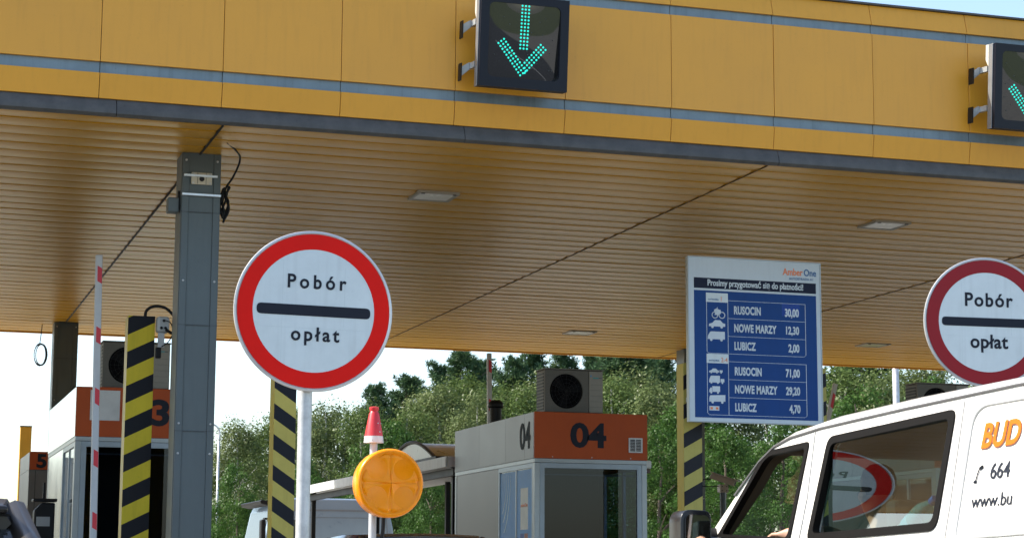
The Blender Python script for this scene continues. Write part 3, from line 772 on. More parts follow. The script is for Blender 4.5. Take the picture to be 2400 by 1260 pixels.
# ================================================================== striped guard posts
def post(x0, x1, y, ztop, label, slope, period, phase, ca, cb, dep=0.24, i=0):
    t = thing('striped_post', label, 'post', (x0, y, 0.18), group='black and yellow striped guard posts')
    st = stripes('stripe_%d' % i, period, slope, phase, ca, cb)
    w = x1 - x0; H = ztop - 0.18
    bx('side_plate', YELP, t, -0.006, 0.012, 0.001, dep, 0, H, 0.002)
    bx('side_plate', YELP, t, w - 0.012, w + 0.006, 0.001, dep, 0, H, 0.002)
    bx('striped_face', st, t, -0.006, w + 0.006, -0.012, -0.0005, 0, H + 0.004, 0.002)
    bx('rear_plate', YELP, t, 0.013, w - 0.013, dep - 0.012, dep - 0.001, 0, H, 0.002)
    bx('top_cap', YELP, t, 0.013, w - 0.013, 0.001, dep - 0.014, H - 0.02, H - 0.004)
    bx('foot_plate', GALV, t, -0.08, w + 0.08, -0.08, dep + 0.08, -0.0, 0.015)
    return t
CY, CB = (0.60, 0.47, 0.03), (0.007, 0.008, 0.012)
post(2.66, 2.94, 22.0, 4.075, 'bright striped post with cable loop and grey box on top, beside the column', 0.50, 0.374, 0.14, CB, CY, i=0)
post(3.945, 4.16, 20.2, 3.95, 'striped post standing behind the left round sign', -0.68, 0.312, 0.45, (0.007, 0.009, 0.014), (0.46, 0.38, 0.09), dep=0.22, i=1)
post(9.00, 9.215, 21.5, 3.74, 'striped post under the left edge of the price board', 0.55, 0.335, 0.30, (0.014, 0.015, 0.019), (0.44, 0.38, 0.10), dep=0.20, i=2)
post(10.64, 10.82, 21.5, 3.74, 'striped post hidden behind the right edge of the price board', 0.55, 0.335, 0.30, (0.014, 0.015, 0.019), (0.44, 0.38, 0.10), dep=0.12, i=3)
sb = thing('sensor_box', 'grey sensor box with cable sockets on top of the bright striped post', 'sensor', (2.96, 21.99, 3.92))
bx('housing', mat('sensor_grey', (0.42, 0.44, 0.44), 0.4), sb, 0, 0.14, -0.05, 0.08, -0.02, 0.16, 0.03)
for q in ((0.05, 0.03), (0.095, 0.03), (0.075, 0.11)):
    MB().cyl((q[0], -0.055, q[1]), (q[0], -0.048, q[1]), 0.016, n=10).build('socket', BLACK, sb)
    MB().cyl((q[0], -0.08, q[1]), (q[0], -0.0555, q[1]), 0.011, n=10).build('gland', BLACK, sb)
bx('bracket', GALV, sb, 0.02, 0.09, -0.02, 0.0, -0.18, -0.021)
bx('clamp', BLACK, sb, 0.0, 0.06, -0.03, 0.02, -0.30, -0.181, 0.01)
cab('cable_loop', smooth_pts([(2.84, 22.02, 4.06), (2.85, 22.0, 4.14), (2.93, 21.98, 4.19), (3.05, 21.95, 4.17), (3.15, 21.92, 4.07), (3.21, 21.9, 3.95), (3.17, 21.9, 3.885), (3.10, 21.9, 3.90), (3.05, 21.9, 3.93)], 6), 0.017, 'thick black cable looping over the top of the bright striped post')
cab('thin_wire', smooth_pts([(3.035, 21.9, 4.03), (3.10, 21.88, 4.0), (3.13, 21.9, 3.9), (3.09, 21.93, 3.80), (3.02, 21.96, 3.745)], 5), 0.006, 'thin black wire curling under the grey sensor box')

# ================================================================== barriers
def barrier(x, y, z0, z1, tilt, label, w=0.075, first=0.12, per=0.665, red=0.20, base=True, off=0.0):
    t = thing('barrier', label, 'barrier', (x, y, 0.18), group='raised red and white barrier arms')
    piv = 1.0
    cb_ = bx('cabinet', mat('cabinet_orange', (0.55, 0.22, 0.04), 0.45), t, -0.17, 0.17, 0.06, 0.42, 0, 1.15, 0.02)
    MB().cyl((0, 0.0, piv), (0, 0.059, piv), 0.05).build('pivot', BLACK, t)
    L = z1 - 0.18 - 0.85
    m = MB().box(-w / 2, w / 2, -0.05, -0.002, -0.15, L - 0.15)
    arm = m.build('arm', PAINTW, t, 0.008); arm.location = (0, 0, piv); arm.rotation_euler = (0, tilt, 0)
    z = L - 0.15 - first
    while z - red > 0:
        q = [(-w / 2 + 0.022, z), (w / 2 - 0.004, z - 0.03), (w / 2 - 0.004, z - red), (-w / 2 + 0.022, z - red + 0.03)]
        MB().prism(q, -0.053, -0.0505, 'Y').build('red_reflector', REDW, arm)
        z -= per
    return t
barrier(2.365, 22.0, 0, 4.725, R(-0.85), 'raised white barrier arm with red patches left of the striped post')
barrier(9.36, 30.2, 0, 4.80, R(-0.8), 'raised barrier arm standing behind booth 04', first=0.10, per=0.62, red=0.22)
barrier(14.2, 29.5, 0, 4.55, R(14), 'tilted barrier arm showing above the white van roof', first=0.16, per=0.5, red=0.26)

# ================================================================== round signs
def round_sign(x, y, z, rz, redm, label, polex=-0.03, rr=0.535, tilt=0.0, th=0.089, tsp=1.42):
    t = thing('toll_sign', label, 'sign', (x, y, 0.18 if y > 9.5 else 0.0), rz, group='round toll payment signs')
    zc = z - t.location.z
    pm = bpy.data.objects.new('sign_plate', MB().lathe([(rr - 0.01, 0.022), (rr, 0.016), (rr + 0.004, 0.0), (rr, -0.010), (rr - 0.012, -0.012), (rr - 0.018, -0.006)], (0, 0, 0), 72, 'Y').mesh('plate'))
    COL.objects.link(pm); pm.data.materials.append(mat('sign_edge', (0.55, 0.55, 0.55), 0.35, metal=0.5)); pm.parent = t; pm.location = (0, 0, zc); pm.rotation_euler = (0, tilt, 0)
    autos(pm.data, 40)
    def disc(name, r0, r1, y_, m):
        n = 72; vs = []; fs = []
        for i in range(n):
            a = 2 * math.pi * i / n
            vs += [(r0 * math.cos(a), y_, r0 * math.sin(a)), (r1 * math.cos(a), y_, r1 * math.sin(a))]
        for i in range(n):
            j = (i + 1) % n; fs.append((2 * i, 2 * i + 1, 2 * j + 1, 2 * j))
        return link(name, pyd(vs, fs), pm, m)
    disc('red_ring', 0.412 * rr / 0.535, rr - 0.019, -0.0085, redm)
    MB().cyl((0, -0.0072, 0), (0, -0.0068, 0), 0.416 * rr / 0.535, n=64).build('white_disc', WHITE, pm)
    k = rr / 0.535
    FS = mat('film_seam', (0.50, 0.57, 0.58), 0.45)
    for fx in (-0.215, 0.205): bx('film_seam', FS, pm, fx, fx + 0.0018, -0.0078, -0.0070, -0.34 if fx < 0 else -0.1, 0.33 if fx < 0 else 0.30)
    bx('film_seam', FS, pm, -0.36, 0.37, -0.0078, -0.0070, -0.118, -0.1165)
    MB().prism(rounded([(-0.385 * k, -0.036), (0.385 * k, -0.036), (0.385 * k, 0.036), (-0.385 * k, 0.036)], 0.034, 6), -0.0100, -0.0080, 'Y').build('black_bar', NAVY, pm)
    a = text('lettering', 'Pobór', th, (0.012, -0.0095, 0.150 - (th - 0.089) * 0.9), NAVY, pm, bold=0.03, sx=0.93, space=tsp, align='CENTER')
    b = text('lettering', 'opłat', th, (0.012, -0.0095, -0.200 - (th - 0.089) * 0.6), NAVY, pm, bold=0.03, sx=0.95, space=tsp - 0.1, align='CENTER')
    MB().cyl((polex, 0.075, 0), (polex, 0.075, zc + 0.35), 0.046, n=20).build('pole', GALV, t, smooth=False)
    for zz in (-0.2, 0.2): bx('clamp', GALV, t, polex - 0.07, polex + 0.07, 0.022, 0.13, zc + zz - 0.02, zc + zz + 0.02)
    for o in t.children:
        if o.name.startswith('pole'): autos(o.data, 40)
    return t
round_sign(2.787, 13.0, 2.985, 0.0, REDP, 'round bright red and white toll sign on a pole at left', tilt=R(0.7))
round_sign(-3.143, 16.7, 3.09, 0.0, REDP, 'round toll sign out of frame, seen mirrored in the van side window')
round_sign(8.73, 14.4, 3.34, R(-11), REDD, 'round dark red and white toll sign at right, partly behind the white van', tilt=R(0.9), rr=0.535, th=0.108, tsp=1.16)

# ================================================================== amber lamp on pole
am = thing('warning_lamp', 'round amber warning lamp on a pole beneath a small red cone', 'lamp', (2.685, 10.5, 0.18))
AMB = mat('amber_lens', (0.95, 0.29, 0.001), 0.28, var=0.08, spec=0.3)
AMB.node_tree.nodes['Principled BSDF'].inputs['Transmission Weight'].default_value = 0.0
AMB.node_tree.nodes['Principled BSDF'].inputs['Subsurface Weight'].default_value = 0.15
AMB.node_tree.nodes['Principled BSDF'].inputs['Subsurface Radius'].default_value = (0.08, 0.03, 0.004)
zl = 1.73 - 0.18; RL = 0.181
MB().lathe([(RL, 0.10), (RL + 0.003, 0.03), (RL + 0.004, -0.005), (RL - 0.004, -0.022), (RL - 0.018, -0.026), (RL - 0.022, -0.016)], (0, 0, zl), 64, 'Y').build('rim', AMB, am, smooth=True)
for qx in (-1, 1):
    for qz in (-1, 1):
        vs = []; fs = []; N = 12
        for i in range(N + 1):
            for j in range(N + 1):
                r_ = (RL - 0.021) * (0.02 + 0.98 * i / N); a = (math.pi / 2) * j / N
                x_, z_ = r_ * math.cos(a), r_ * math.sin(a)
                d = math.hypot(x_ - 0.066, z_ - 0.066)
                y_ = -0.030 + 0.034 * math.exp(-(d / 0.070) ** 2) - 0.012 * (1 - i / N) + (0.014 if i == N else 0) + 0.012 * (j in (0, N))
                vs.append((qx * x_, y_, zl + qz * z_))
        for i in range(N):
            for j in range(N):
                a = i * (N + 1) + j; f = (a, a + 1, a + N + 2, a + N + 1)
                fs.append(f if qx * qz > 0 else f[::-1])
        link('lens_quarter', pyd(vs, fs), am, AMB, True)
        MB().cyl((qx * 0.066, -0.0075, zl + qz * 0.066), (qx * 0.066, -0.0035, zl + qz * 0.066), 0.011, n=12).build('bulb_point', mat('bulb_dark', (0.30, 0.13, 0.03), 0.4), am)
MB().lathe([(RL - 0.006, 0.101), (RL - 0.02, 0.125), (0, 0.13)], (0, 0, zl), 48, 'Y').build('back_shell', mat('lamp_shell', (0.5, 0.2, 0.02), 0.5), am, smooth=True)
pl = MB().cyl((-0.052, 0.16, 0), (-0.052, 0.16, zl + 0.30), 0.021, n=16).build('pole', PAINTW, am); autos(pl.data, 40)
MB().cyl((-0.052, 0.131, zl), (-0.052, 0.16, zl), 0.03, n=12).build('mount', GALV, am)
MB().tube(smooth_pts([(0.0, 0.12, zl - 0.12), (0.0, 0.13, zl - 0.24), (-0.012, 0.14, zl - 0.4), (-0.02, 0.14, zl - 1.0)], 5), 0.011, 8).build('cable', BLACK, am, smooth=True)
cn = thing('traffic_cone', 'small red and white cone fixed over the top of the lamp pole', 'cone', (2.685 - 0.052, 10.66, 1.955))
MB().lathe([(0.0545, 0.0), (0.0505, 0.036)], (0, 0, 0), 32).build('white_base', mat('cone_white', (0.70, 0.69, 0.66), 0.5, streak=0.25), cn, smooth=False)
c_ = MB().lathe([(0.0503, 0.037), (0.028, 0.158), (0.021, 0.172), (0.026, 0.182), (0.026, 0.194), (0.019, 0.197), (0, 0.197)], (0, 0, 0), 32).build('red_body', mat('cone_red', (0.60, 0.03, 0.035), 0.38, var=0.1), cn); autos(c_.data, 50)
for a, z_ in ((-70, 0.07 + 0.035), (-30, 0.105), (-62, 0.058), (-110, 0.012), (-40, 0.012)):
    r_ = 0.0505 - (z_ - 0.037) * 0.184 if z_ > 0.037 else 0.0535
    MB().cyl((r_ * math.cos(R(a)), r_ * math.sin(R(a)), z_), ((r_ + 0.003) * math.cos(R(a)), (r_ + 0.003) * math.sin(R(a)), z_), 0.0035, n=8).build('rivet', GALV, cn)
for o in cn.children: autos(o.data, 45)

# ================================================================== price board
BX0, BX1, BZ0, BZ1, BY = 8.945, 10.645, 3.04, 4.96, 21.22
pb = thing('price_board', 'blue and white toll price board mounted on striped posts', 'sign', (BX0, BY, BZ0))
BW, BH = BX1 - BX0, BZ1 - BZ0
bx('panel', mat('board_white', (0.52, 0.59, 0.63), 0.4, var=0.04, streak=0.06), pb, 0.012, BW - 0.012, 0.0, 0.05, 0.012, BH - 0.012)
fr = MB(); fr.box(0, BW, -0.006, 0.06, 0, 0.012); fr.box(0, BW, -0.006, 0.06, BH - 0.012, BH); fr.box(0, 0.012, -0.006, 0.06, 0.012, BH - 0.012); fr.box(BW - 0.012, BW, -0.006, 0.06, 0.012, BH - 0.012)
fr.build('frame', ALU, pb)
# measured off the photo: u along width 0..1, v from top 0..1
U = lambda u: u * BW
V = lambda v_: BH * (1 - v_)
def sheet2(name, m, u0, v0, u1, v1, y_): return bx(name, m, pb, U(u0), U(u1), y_, y_ + 0.0011, V(v1), V(v0))
sheet2('blue_field', BLUEP, 0.045, 0.205, 0.962, 0.972, -0.0013)
sheet2('title_strip', BLUEN, 0.045, 0.128, 0.962, 0.192, -0.0013)
TXT = mat('board_text', (0.55, 0.62, 0.66), 0.4)
text('lettering', 'Prosimy przygotować się do płatności!', 0.070, (U(0.505), -0.0035, V(0.174)), TXT, pb, bold=0.035, sx=0.76, align='CENTER')
text('lettering', 'Amber', 0.078, (U(0.862), -0.0025, V(0.084)), ORTXT, pb, bold=0.03, sx=0.80, align='RIGHT')
text('lettering', 'One', 0.078, (U(0.870), -0.0025, V(0.084)), mat('logo_blue', (0.03, 0.12, 0.30), 0.4), pb, bold=0.03, sx=0.80)
text('lettering', 'AUTOSTRADA A1', 0.028, (U(0.945), -0.0025, V(0.112)), MATS['logo_blue'], pb, bold=0.01, sx=0.98, align='RIGHT')
def rows(v0, names, cat):
    hh = 0.1085
    vt = v0 + 0.028
    # outline lines
    def ln(u0, v0_, u1, v1_): sheet2('rule_line', TXT, u0, v0_, u1, v1_, -0.0030)
    e = 0.0022
    ln(0.135, v0, 0.1385, vt + 3 * hh - 0.012)
    ln(0.292, v0, 0.2955, vt + 3 * hh - 0.001)
    ln(0.875, vt, 0.8785, vt + 3 * hh - 0.012)
    for k in range(3): ln(0.2955, vt + k * hh, 0.875, vt + k * hh + e)
    ln(0.150, vt + 3 * hh - e, 0.860, vt + 3 * hh)
    for ua, ub in ((0.135, 0.150), (0.8785, 0.8635)):
        q = [(U(ua), V(vt + 3 * hh - 0.012)), (U(ub), V(vt + 3 * hh)), (U(ub), V(vt + 3 * hh - e)), (U(ua + (0.003 if ua < 0.5 else -0.003)), V(vt + 3 * hh - 0.012))]
        MB().prism(q, -0.0030, -0.0019, 'Y').build('rule_corner', TXT, pb)
    sheet2('category_tab', WHITE, 0.133, v0 - 0.014, 0.2955, v0 + 0.042, -0.0032)
    text('lettering', 'KATEGORIA', 0.019, (U(0.15), -0.0048, V(v0 + 0.031)), MATS['logo_blue'], pb, sx=0.85, bold=0.01)
    text('lettering', cat, 0.052, (U(0.288) if len(cat) > 1 else U(0.255), -0.0048, V(v0 + 0.034)), ORTXT, pb, align='RIGHT', sx=0.85)
    for k, (nm, pr_) in enumerate(names):
        vb = vt + (k + 0.5) * hh + 0.026
        text('lettering', nm, 0.088, (U(0.338), -0.0035, V(vb)), TXT, pb, bold=0.055, sx=0.60, space=1.06)
        text('lettering', pr_, 0.088, (U(0.827), -0.0035, V(vb)), TXT, pb, bold=0.05, sx=0.64, align='RIGHT')
    return vt, hh
bp = sheet2('price_patch', BLUEB, 0.70, 0.262, 0.835, 0.338, -0.0024)
rows(0.232, (('RUSOCIN', '30,00'), ('NOWE MARZY', '12,30'), ('LUBICZ', '2,00')), '1')
rows(0.602, (('RUSOCIN', '71,00'), ('NOWE MARZY', '29,20'), ('LUBICZ', '4,70')), '2-4')
# vehicle pictograms (flat cut-outs)
def picto(name, u0, vb, sc, polys, wheels, ysh=-0.0032):
    m = MB(); 
    for i, pq in enumerate(polys): m.prism([(U(u0) + p[0] * sc, V(vb) + p[1] * sc) for p in pq], ysh - 0.0004 * i, ysh + 0.0013, 'Y')
    for (wx, wr) in wheels: m.lathe([(0, -0.0006), (wr * sc, -0.0006), (wr * sc, 0.001)], (U(u0) + wx * sc, ysh - 0.0012, V(vb) + 0.05 * sc), 14, 'Y')
    return m.build(name, TXT, pb)
CAR = [[(0, .08), (.02, .22), (.22, .28), (.38, .44), (.70, .44), (.86, .28), (1.0, .25), (1.0, .08)]]
VAN = [[(0, .08), (.02, .34), (.14, .62), (.22, .66), (1.0, .66), (1.0, .08)]]
BUS = [[(0, .08), (0, .30), (.05, .44), (1.0, .48), (1.0, .10)]]
TRK = [[(0, .08), (.02, .30), (.12, .48), (.26, .48), (.26, .08)], [(.29, .12), (.29, .60), (1, .60), (1, .12)]]
mc = MB()
for wx in (0.09, 0.30): mc.tube([(U(0.19) + (wx - 0.06) * 0.42 + 0.036 * math.cos(2 * math.pi * i / 16), -0.004, V(0.352) + 0.036 * math.sin(2 * math.pi * i / 16)) for i in range(16)], 0.006, 4, closed=True)
mc.prism([(U(0.19) + x_, V(0.352) + y_) for x_, y_ in ((0.02, 0.0), (0.0, 0.06), (0.03, 0.075), (0.085, 0.06), (0.09, 0.02), (0.06, 0.0))], -0.0042, -0.0025, 'Y')
mc.tube([(U(0.19) + 0.012, -0.004, V(0.352)), (U(0.19) + 0.045, -0.004, V(0.352) + 0.09)], 0.005, 4)
mc.build('motorcycle_picture', TXT, pb)
picto('car_picture', 0.152, 0.430, 0.205, CAR, ((.22, .075), (.78, .075)))
picto('van_picture', 0.143, 0.508, 0.215, [[(p[0], 0.08 + (p[1] - 0.08) * 0.72) for p in VAN[0]]], ((.2, .075), (.8, .075)))
picto('car_picture', 0.150, 0.705, 0.125, CAR + [[(1.06, .1), (1.06, .30), (1.35, .30), (1.35, .1)]], ((.22, .07), (.78, .07), (1.2, .07)))
picto('truck_picture', 0.150, 0.766, 0.135, VAN + [[(1.06, .12), (1.06, .40), (1.4, .40), (1.4, .12)]], ((.2, .08), (.8, .08), (1.22, .08)))
picto('truck_picture', 0.150, 0.825, 0.135, TRK, ((.18, .09), (.8, .09)))
picto('bus_picture', 0.150, 0.884, 0.20, BUS, ((.2, .075), (.8, .075)))
sheet2('plate_picture', TXT, 0.150, 0.902, 0.222, 0.928, -0.0032)
sheet2('plate_mark', ORTXT, 0.157, 0.908, 0.175, 0.922, -0.0045); sheet2('plate_mark', ORTXT, 0.197, 0.908, 0.215, 0.922, -0.0045)
for xx in (9.02, 10.50):
    bx('mount_rail', GALV, pb, xx - BX0, xx - BX0 + 0.18, 0.061, 0.265, 0.25, 0.30)
for zz in (0.5, 1.0, 1.6): bx('back_rail', GALV, pb, 0.03, BW - 0.03, 0.0605, 0.09, zz, zz + 0.05)

# ================================================================== far left: arch, yellow post; lamp posts, CCTV
yp = thing('yellow_post', 'plain dark yellow steel post standing left of the far booth', 'post', (2.83, 40.0, 0.0))
YD = mat('yellow_dark', (0.50, 0.30, 0.03), 0.5, var=0.1)
bx('shaft', YD, yp, 0, 0.215, 0, 0.2, 0, 4.17, 0.004)
bx('cap', GUTTER_M, yp, -0.008, 0.223, -0.008, 0.208, 4.171, 4.19)
ar = thing('arched_hall', 'far grey building with rounded roof at the left edge', 'building', (3.5, 60.0, 0.0))
pts = [(-9.0, 0.0)] + [(-4.1 + 4.55 * math.cos(a), 0.9 + 3.9 * math.sin(a)) for a in [math.pi * (1 - k / 24) for k in range(25)]] + [(0.45, 0.0)]
MB().prism(pts, 0.0, 14.0, 'Y').build('hall_body', mat('hall_grey', (0.26, 0.27, 0.25), 0.6, var=0.1), ar)
bx('yellow_wall', YELP, ar, -2.5, -0.24, -0.4, -0.02, 0.0, 3.72)
bx('gutter_edge', GUTTER_M, ar, -2.5, -0.24, -0.42, -0.0, 3.721, 3.76)

def lamp_post(x, y, H, r, label, arm=-1):
    t = thing('lamp_post', label, 'lamp post', (x, y, 0), group='lamp posts beyond the toll plaza')
    o = MB().cyl((0, 0, 0), (0, 0, H - 0.5), r * 1.3, r, n=14).build('shaft', GALV, t, smooth=True)
    MB().tube(smooth_pts([(0, 0, H - 0.5), (0, 0, H - 0.2), (arm * 0.2, 0, H - 0.02), (arm * 0.8, 0, H + 0.05), (arm * 1.3, 0, H + 0.08)], 5), r * 0.8, 8).build('arm', GALV, t, smooth=True)
    MB().box(arm * 1.3 - 0.32, arm * 1.3 + 0.32, -0.12, 0.12, H + 0.02, H + 0.13).build('lamp_head', mat('lamp_head', (0.4, 0.42, 0.43), 0.4), t, 0.03)
lamp_post(10.05, 60.0, 5.90, 0.035, 'thin lamp post with curved arm right of the grey column', arm=-1)
lamp_post(27.35, 50.0, 9.5, 0.085, 'lamp post rising behind the canopy left of the right round sign', arm=1)

cc = thing('security_camera', 'tan security camera on a slim pole under the price board', 'camera', (13.80, 31.3, 0.18))
cc.scale = (1.35, 1.35, 1.12)
p_ = MB().cyl((0, 0, 0), (0, 0, 2.28), 0.038, n=14).build('pole', GREYP, cc); autos(p_.data, 40)
TAN = mat('camera_tan', (0.42, 0.34, 0.26), 0.45, var=0.12)
bx('bracket', TAN, cc, -0.055, 0.055, -0.05, 0.05, 2.281, 2.40, 0.006)
for s_ in (-0.03, 0.03):
    for zz in (2.31, 2.37): MB().cyl((s_, -0.051, zz), (s_, -0.056, zz), 0.008, n=8).build('screw', BLACK, cc)
hd = MB().box(-0.17, 0.16, -0.05, 0.05, -0.045, 0.04).build('camera_body', TAN, cc, 0.012)
hd.location = (0.01, 0, 2.475); hd.rotation_euler = (0, R(22), R(-35))
h2 = MB().box(-0.19, 0.20, -0.06, 0.06, 0.041, 0.056).build('sun_shield', TAN, hd, 0.004)
MB().cyl((0.161, 0, -0.004), (0.163, 0, -0.004), 0.034, n=16).build('lens', DARK, hd)
MB().tube(smooth_pts([(-0.17, 0, 0.0), (-0.27, 0, 0.0), (-0.29, 0.02, -0.09), (-0.16, 0.02, -0.10), (-0.05, 0, -0.09)], 5), 0.008, 6).build('cable', BLACK, cc, smooth=True).location = (0.01, 0, 2.47)

# ================================================================== vehicles
def loft(stations, capped=True, mirror_c=0.0):
    """stations: [(y, [(x,z)...])] half outlines from bottom centre to top centre, mirrored about x = mirror_c"""
    vs = []; fs = []; n = None
    for y, half in stations:
        ring = [(x, z) for x, z in half]
        other = [(2 * mirror_c - x, z) for x, z in half[1:-1]][::-1]
        ring += other
        n = len(ring)
        vs += [(x, y, z) for x, z in ring]
    for i in range(len(stations) - 1):
        for k in range(n):
            a = i * n + k; b = i * n + (k + 1) % n
            fs.append((a, b, b + n, a + n))
    if capped: fs += [tuple(range(n)), tuple(range((len(stations) - 1) * n, len(stations) * n))[::-1]]
    return MB().add(vs, fs)
def wheel(parent, x, y, r, w, out):
    wb = MB().lathe([(r * 0.62, -w / 2), (r * 0.93, -w / 2), (r, -w / 2 + 0.03), (r, w / 2 - 0.03), (r * 0.93, w / 2), (r * 0.62, w / 2)], (x, y, r), 28, 'X').build('wheel', RUBBER, parent)
    autos(wb.data, 40)
    MB().lathe([(0.0, -w / 2 + 0.03), (r * 0.3, -w / 2 + 0.02), (r * 0.61, -w / 2 + 0.01), (r * 0.61, w / 2 - 0.01), (0.0, w / 2 - 0.03)], (x, y, r), 24, 'X').build('rim', GALV, wb)
def car(label, loc, rz, paint, Wd=1.76, L=4.4, roof=1.47, belt=0.95, rear_slope=0.55):
    t = thing('parked_car', label, 'car', loc, rz)
    h = Wd / 2
    def low(y, zt, tuck, zb=0.28): return (y, [(0, zb), (h - 0.12 - tuck, zb), (h - 0.03 - tuck, zb + 0.14), (h - tuck, 0.62), (h - 0.02 - tuck, zt - 0.10), (h - 0.07 - tuck, zt - 0.01), (h * 0.5, zt + 0.01), (0, zt + 0.015)])
    st = [low(0.0, 0.82, 0.16, 0.40), low(0.05, 0.92, 0.08, 0.34), low(0.2, belt, 0.02), low(0.9, belt, 0), low(2.0, belt, 0), low(L - 1.35, belt - 0.03, 0), low(L - 0.9, belt - 0.08, 0.01), low(L - 0.25, belt - 0.2, 0.05), low(L - 0.05, 0.62, 0.14, 0.34), low(L, 0.55, 0.2, 0.38)]
    o = loft(st).build('body', paint, t); autos(o.data, 45)
    def gh(y, zt, wt, e=0.0): return (y, [(0, belt - 0.03), (h - 0.09 - e, belt - 0.03), (h - 0.09 - e - 0.02, belt + 0.05), (wt, zt - 0.05), (wt - 0.04, zt - 0.012), (wt * 0.5, zt), (0, zt + 0.005)])
    rw = h - 0.26
    rs = rear_slope
    gst = [gh(0.16, belt + 0.02, h - 0.12), gh(0.16 + rs * 0.5, belt + (roof - belt) * 0.55, h - 0.2), gh(0.16 + rs, roof - 0.025, rw), gh(1.6, roof - 0.004, rw + 0.01), gh(2.3, roof - 0.02, rw), gh(2.75, belt + (roof - belt) * 0.6, h - 0.19), gh(L - 1.15, belt, h - 0.13)]
    o = loft(gst).build('windows', GLASSC, t); autos(o.data, 35)
    inn = bx('cabin_lining', INTER, t, -h + 0.3, h - 0.3, 0.6, 2.6, 0.6, belt + 0.15)
    # roof skin slightly proud
    def rf(y, zt, wt): return (y, [(0, zt - 0.03), (wt - 0.02, zt - 0.075), (wt + 0.006, zt - 0.05), (wt - 0.03, zt + 0.004), (wt * 0.5, zt + 0.016), (0, zt + 0.022)])
    o = loft([rf(0.16 + rs - 0.10, roof - 0.045, rw - 0.02), rf(0.16 + rs, roof - 0.012, rw + 0.006), rf(1.6, roof + 0.002, rw + 0.016), rf(2.25, roof - 0.012, rw + 0.008), rf(2.36, roof - 0.035, rw - 0.01)]).build('roof', paint, t); autos(o.data, 50)
    for s_ in (-1, 1):
        for pts_ in ([(s_ * (h - 0.105), 0.18, belt), (s_ * (h - 0.19), 0.16 + rs * 0.5, belt + (roof - belt) * 0.55), (s_ * (rw + 0.0), 0.16 + rs, roof - 0.05)],
                     [(s_ * (h - 0.10), L - 1.18, belt), (s_ * (h - 0.18), 2.75, belt + (roof - belt) * 0.6), (s_ * rw, 2.3, roof - 0.05)],
                     [(s_ * (h - 0.10), 1.55, belt), (s_ * (rw + 0.012), 1.5, roof - 0.05)]):
            MB().tube(pts_, 0.045, 8).build('pillar', paint, t, smooth=True)
        bx('tail_light', mat('tail_red', (0.3, 0.01, 0.01), 0.15), t, s_ * (h - 0.17) - 0.1, s_ * (h - 0.17) + 0.1, 0.0, 0.06, 0.62, 0.8, 0.02)
        bx('headlight', mat('head_clear', (0.7, 0.7, 0.7), 0.1), t, s_ * (h - 0.3) - 0.15, s_ * (h - 0.3) + 0.15, L - 0.14, L - 0.03, 0.52, 0.62, 0.02)
        bx('mirror', paint, t, s_ * (h + 0.07) - 0.1, s_ * (h + 0.07) + 0.1, 2.78, 2.92, belt + 0.03, belt + 0.16, 0.03)
        wheel(t, s_ * (h - 0.12), 0.78, 0.31, 0.2, s_); wheel(t, s_ * (h - 0.12), L - 0.85, 0.31, 0.2, s_)
    bx('rear_bumper', paint, t, -h + 0.12, h - 0.12, -0.06, 0.05, 0.38, 0.6, 0.04)
    w_ = MB().tube([(0.0, 0.12, belt + 0.03), (0.42, 0.30, belt + 0.10)], 0.008, 6); w_.build('rear_wiper', BLACK, t)
    tr_ = MB().tube([(s2 * (rw - 0.02), 0.16 + rs - 0.105, roof - 0.065) for s2 in (-1, 1)], 0.006, 6).build('rear_glass_seal', BLACK, t)
    bx('rear_spoiler', paint, t, -rw + 0.03, rw - 0.03, 0.16 + rs - 0.16, 0.16 + rs - 0.02, roof - 0.062, roof - 0.035, 0.012)
    return t
BRN = mat('car_dark', (0.020, 0.017, 0.014), 0.32, var=0.3, vscale=12, coat=0.15, speck=0.2, spec=0.35)
DKB = mat('car_blue_black', (0.020, 0.026, 0.034), 0.25, coat=0.7)
car('dusty black car ahead, its roof corner at the lower left edge', (-0.13, 6.35, 0.008), 0.0, BRN, roof=1.478)
car('dark car in the middle lane, its roof showing behind the sign pole', (5.55, 19.6, 0.004), 0.0, DKB, Wd=1.8, roof=1.70, belt=1.05)

# white truck cab behind the booths, facing left
tr = thing('truck', 'pale blue white truck cab facing left behind the sign pole', 'truck', (7.92, 42.0, 0.004))
tr.scale = (0.87, 1, 1)
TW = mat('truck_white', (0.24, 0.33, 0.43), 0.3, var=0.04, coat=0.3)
prof = [(0.10, 0.55), (0.0, 1.0), (0.06, 1.75), (0.30, 2.72), (0.42, 2.90), (0.62, 2.97), (2.9, 2.97), (3.18, 2.93), (3.34, 2.4), (3.46, 1.6), (3.46, 0.9), (0.9, 0.55)]
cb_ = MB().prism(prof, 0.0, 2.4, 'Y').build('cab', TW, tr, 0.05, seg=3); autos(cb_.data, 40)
MB().prism([(0.155, 1.85), (0.34, 2.62), (0.60, 2.55), (0.95, 2.5), (0.95, 1.85)], -0.008, -0.001, 'Y').build('side_window', mat('truck_glass', (0.02, 0.025, 0.03), 0.08), tr)
MB().add([(0.048, 0.12, 1.78), (0.048, 2.28, 1.78), (0.285, 2.22, 2.70), (0.285, 0.18, 2.70)], [(0, 1, 2, 3)]).add([(0.10, 0.12, 1.78), (0.10, 2.28, 1.78), (0.33, 2.22, 2.70), (0.33, 0.18, 2.70)], [(3, 2, 1, 0)]).build('windscreen', MATS['truck_glass'], tr)
MB().prism([(0.28, 2.80), (0.06, 2.84), (0.03, 2.90), (0.08, 2.92), (0.36, 2.88)], 0.05, 2.35, 'Y').build('sun_visor', BLACK, tr, 0.01)
bx('side_stripe', mat('truck_line_grey', (0.20, 0.23, 0.27), 0.4), tr, 0.62, 3.05, -0.006, -0.001, 2.70, 2.735)  # dark grey lines along the cab side, colour shared with the seams
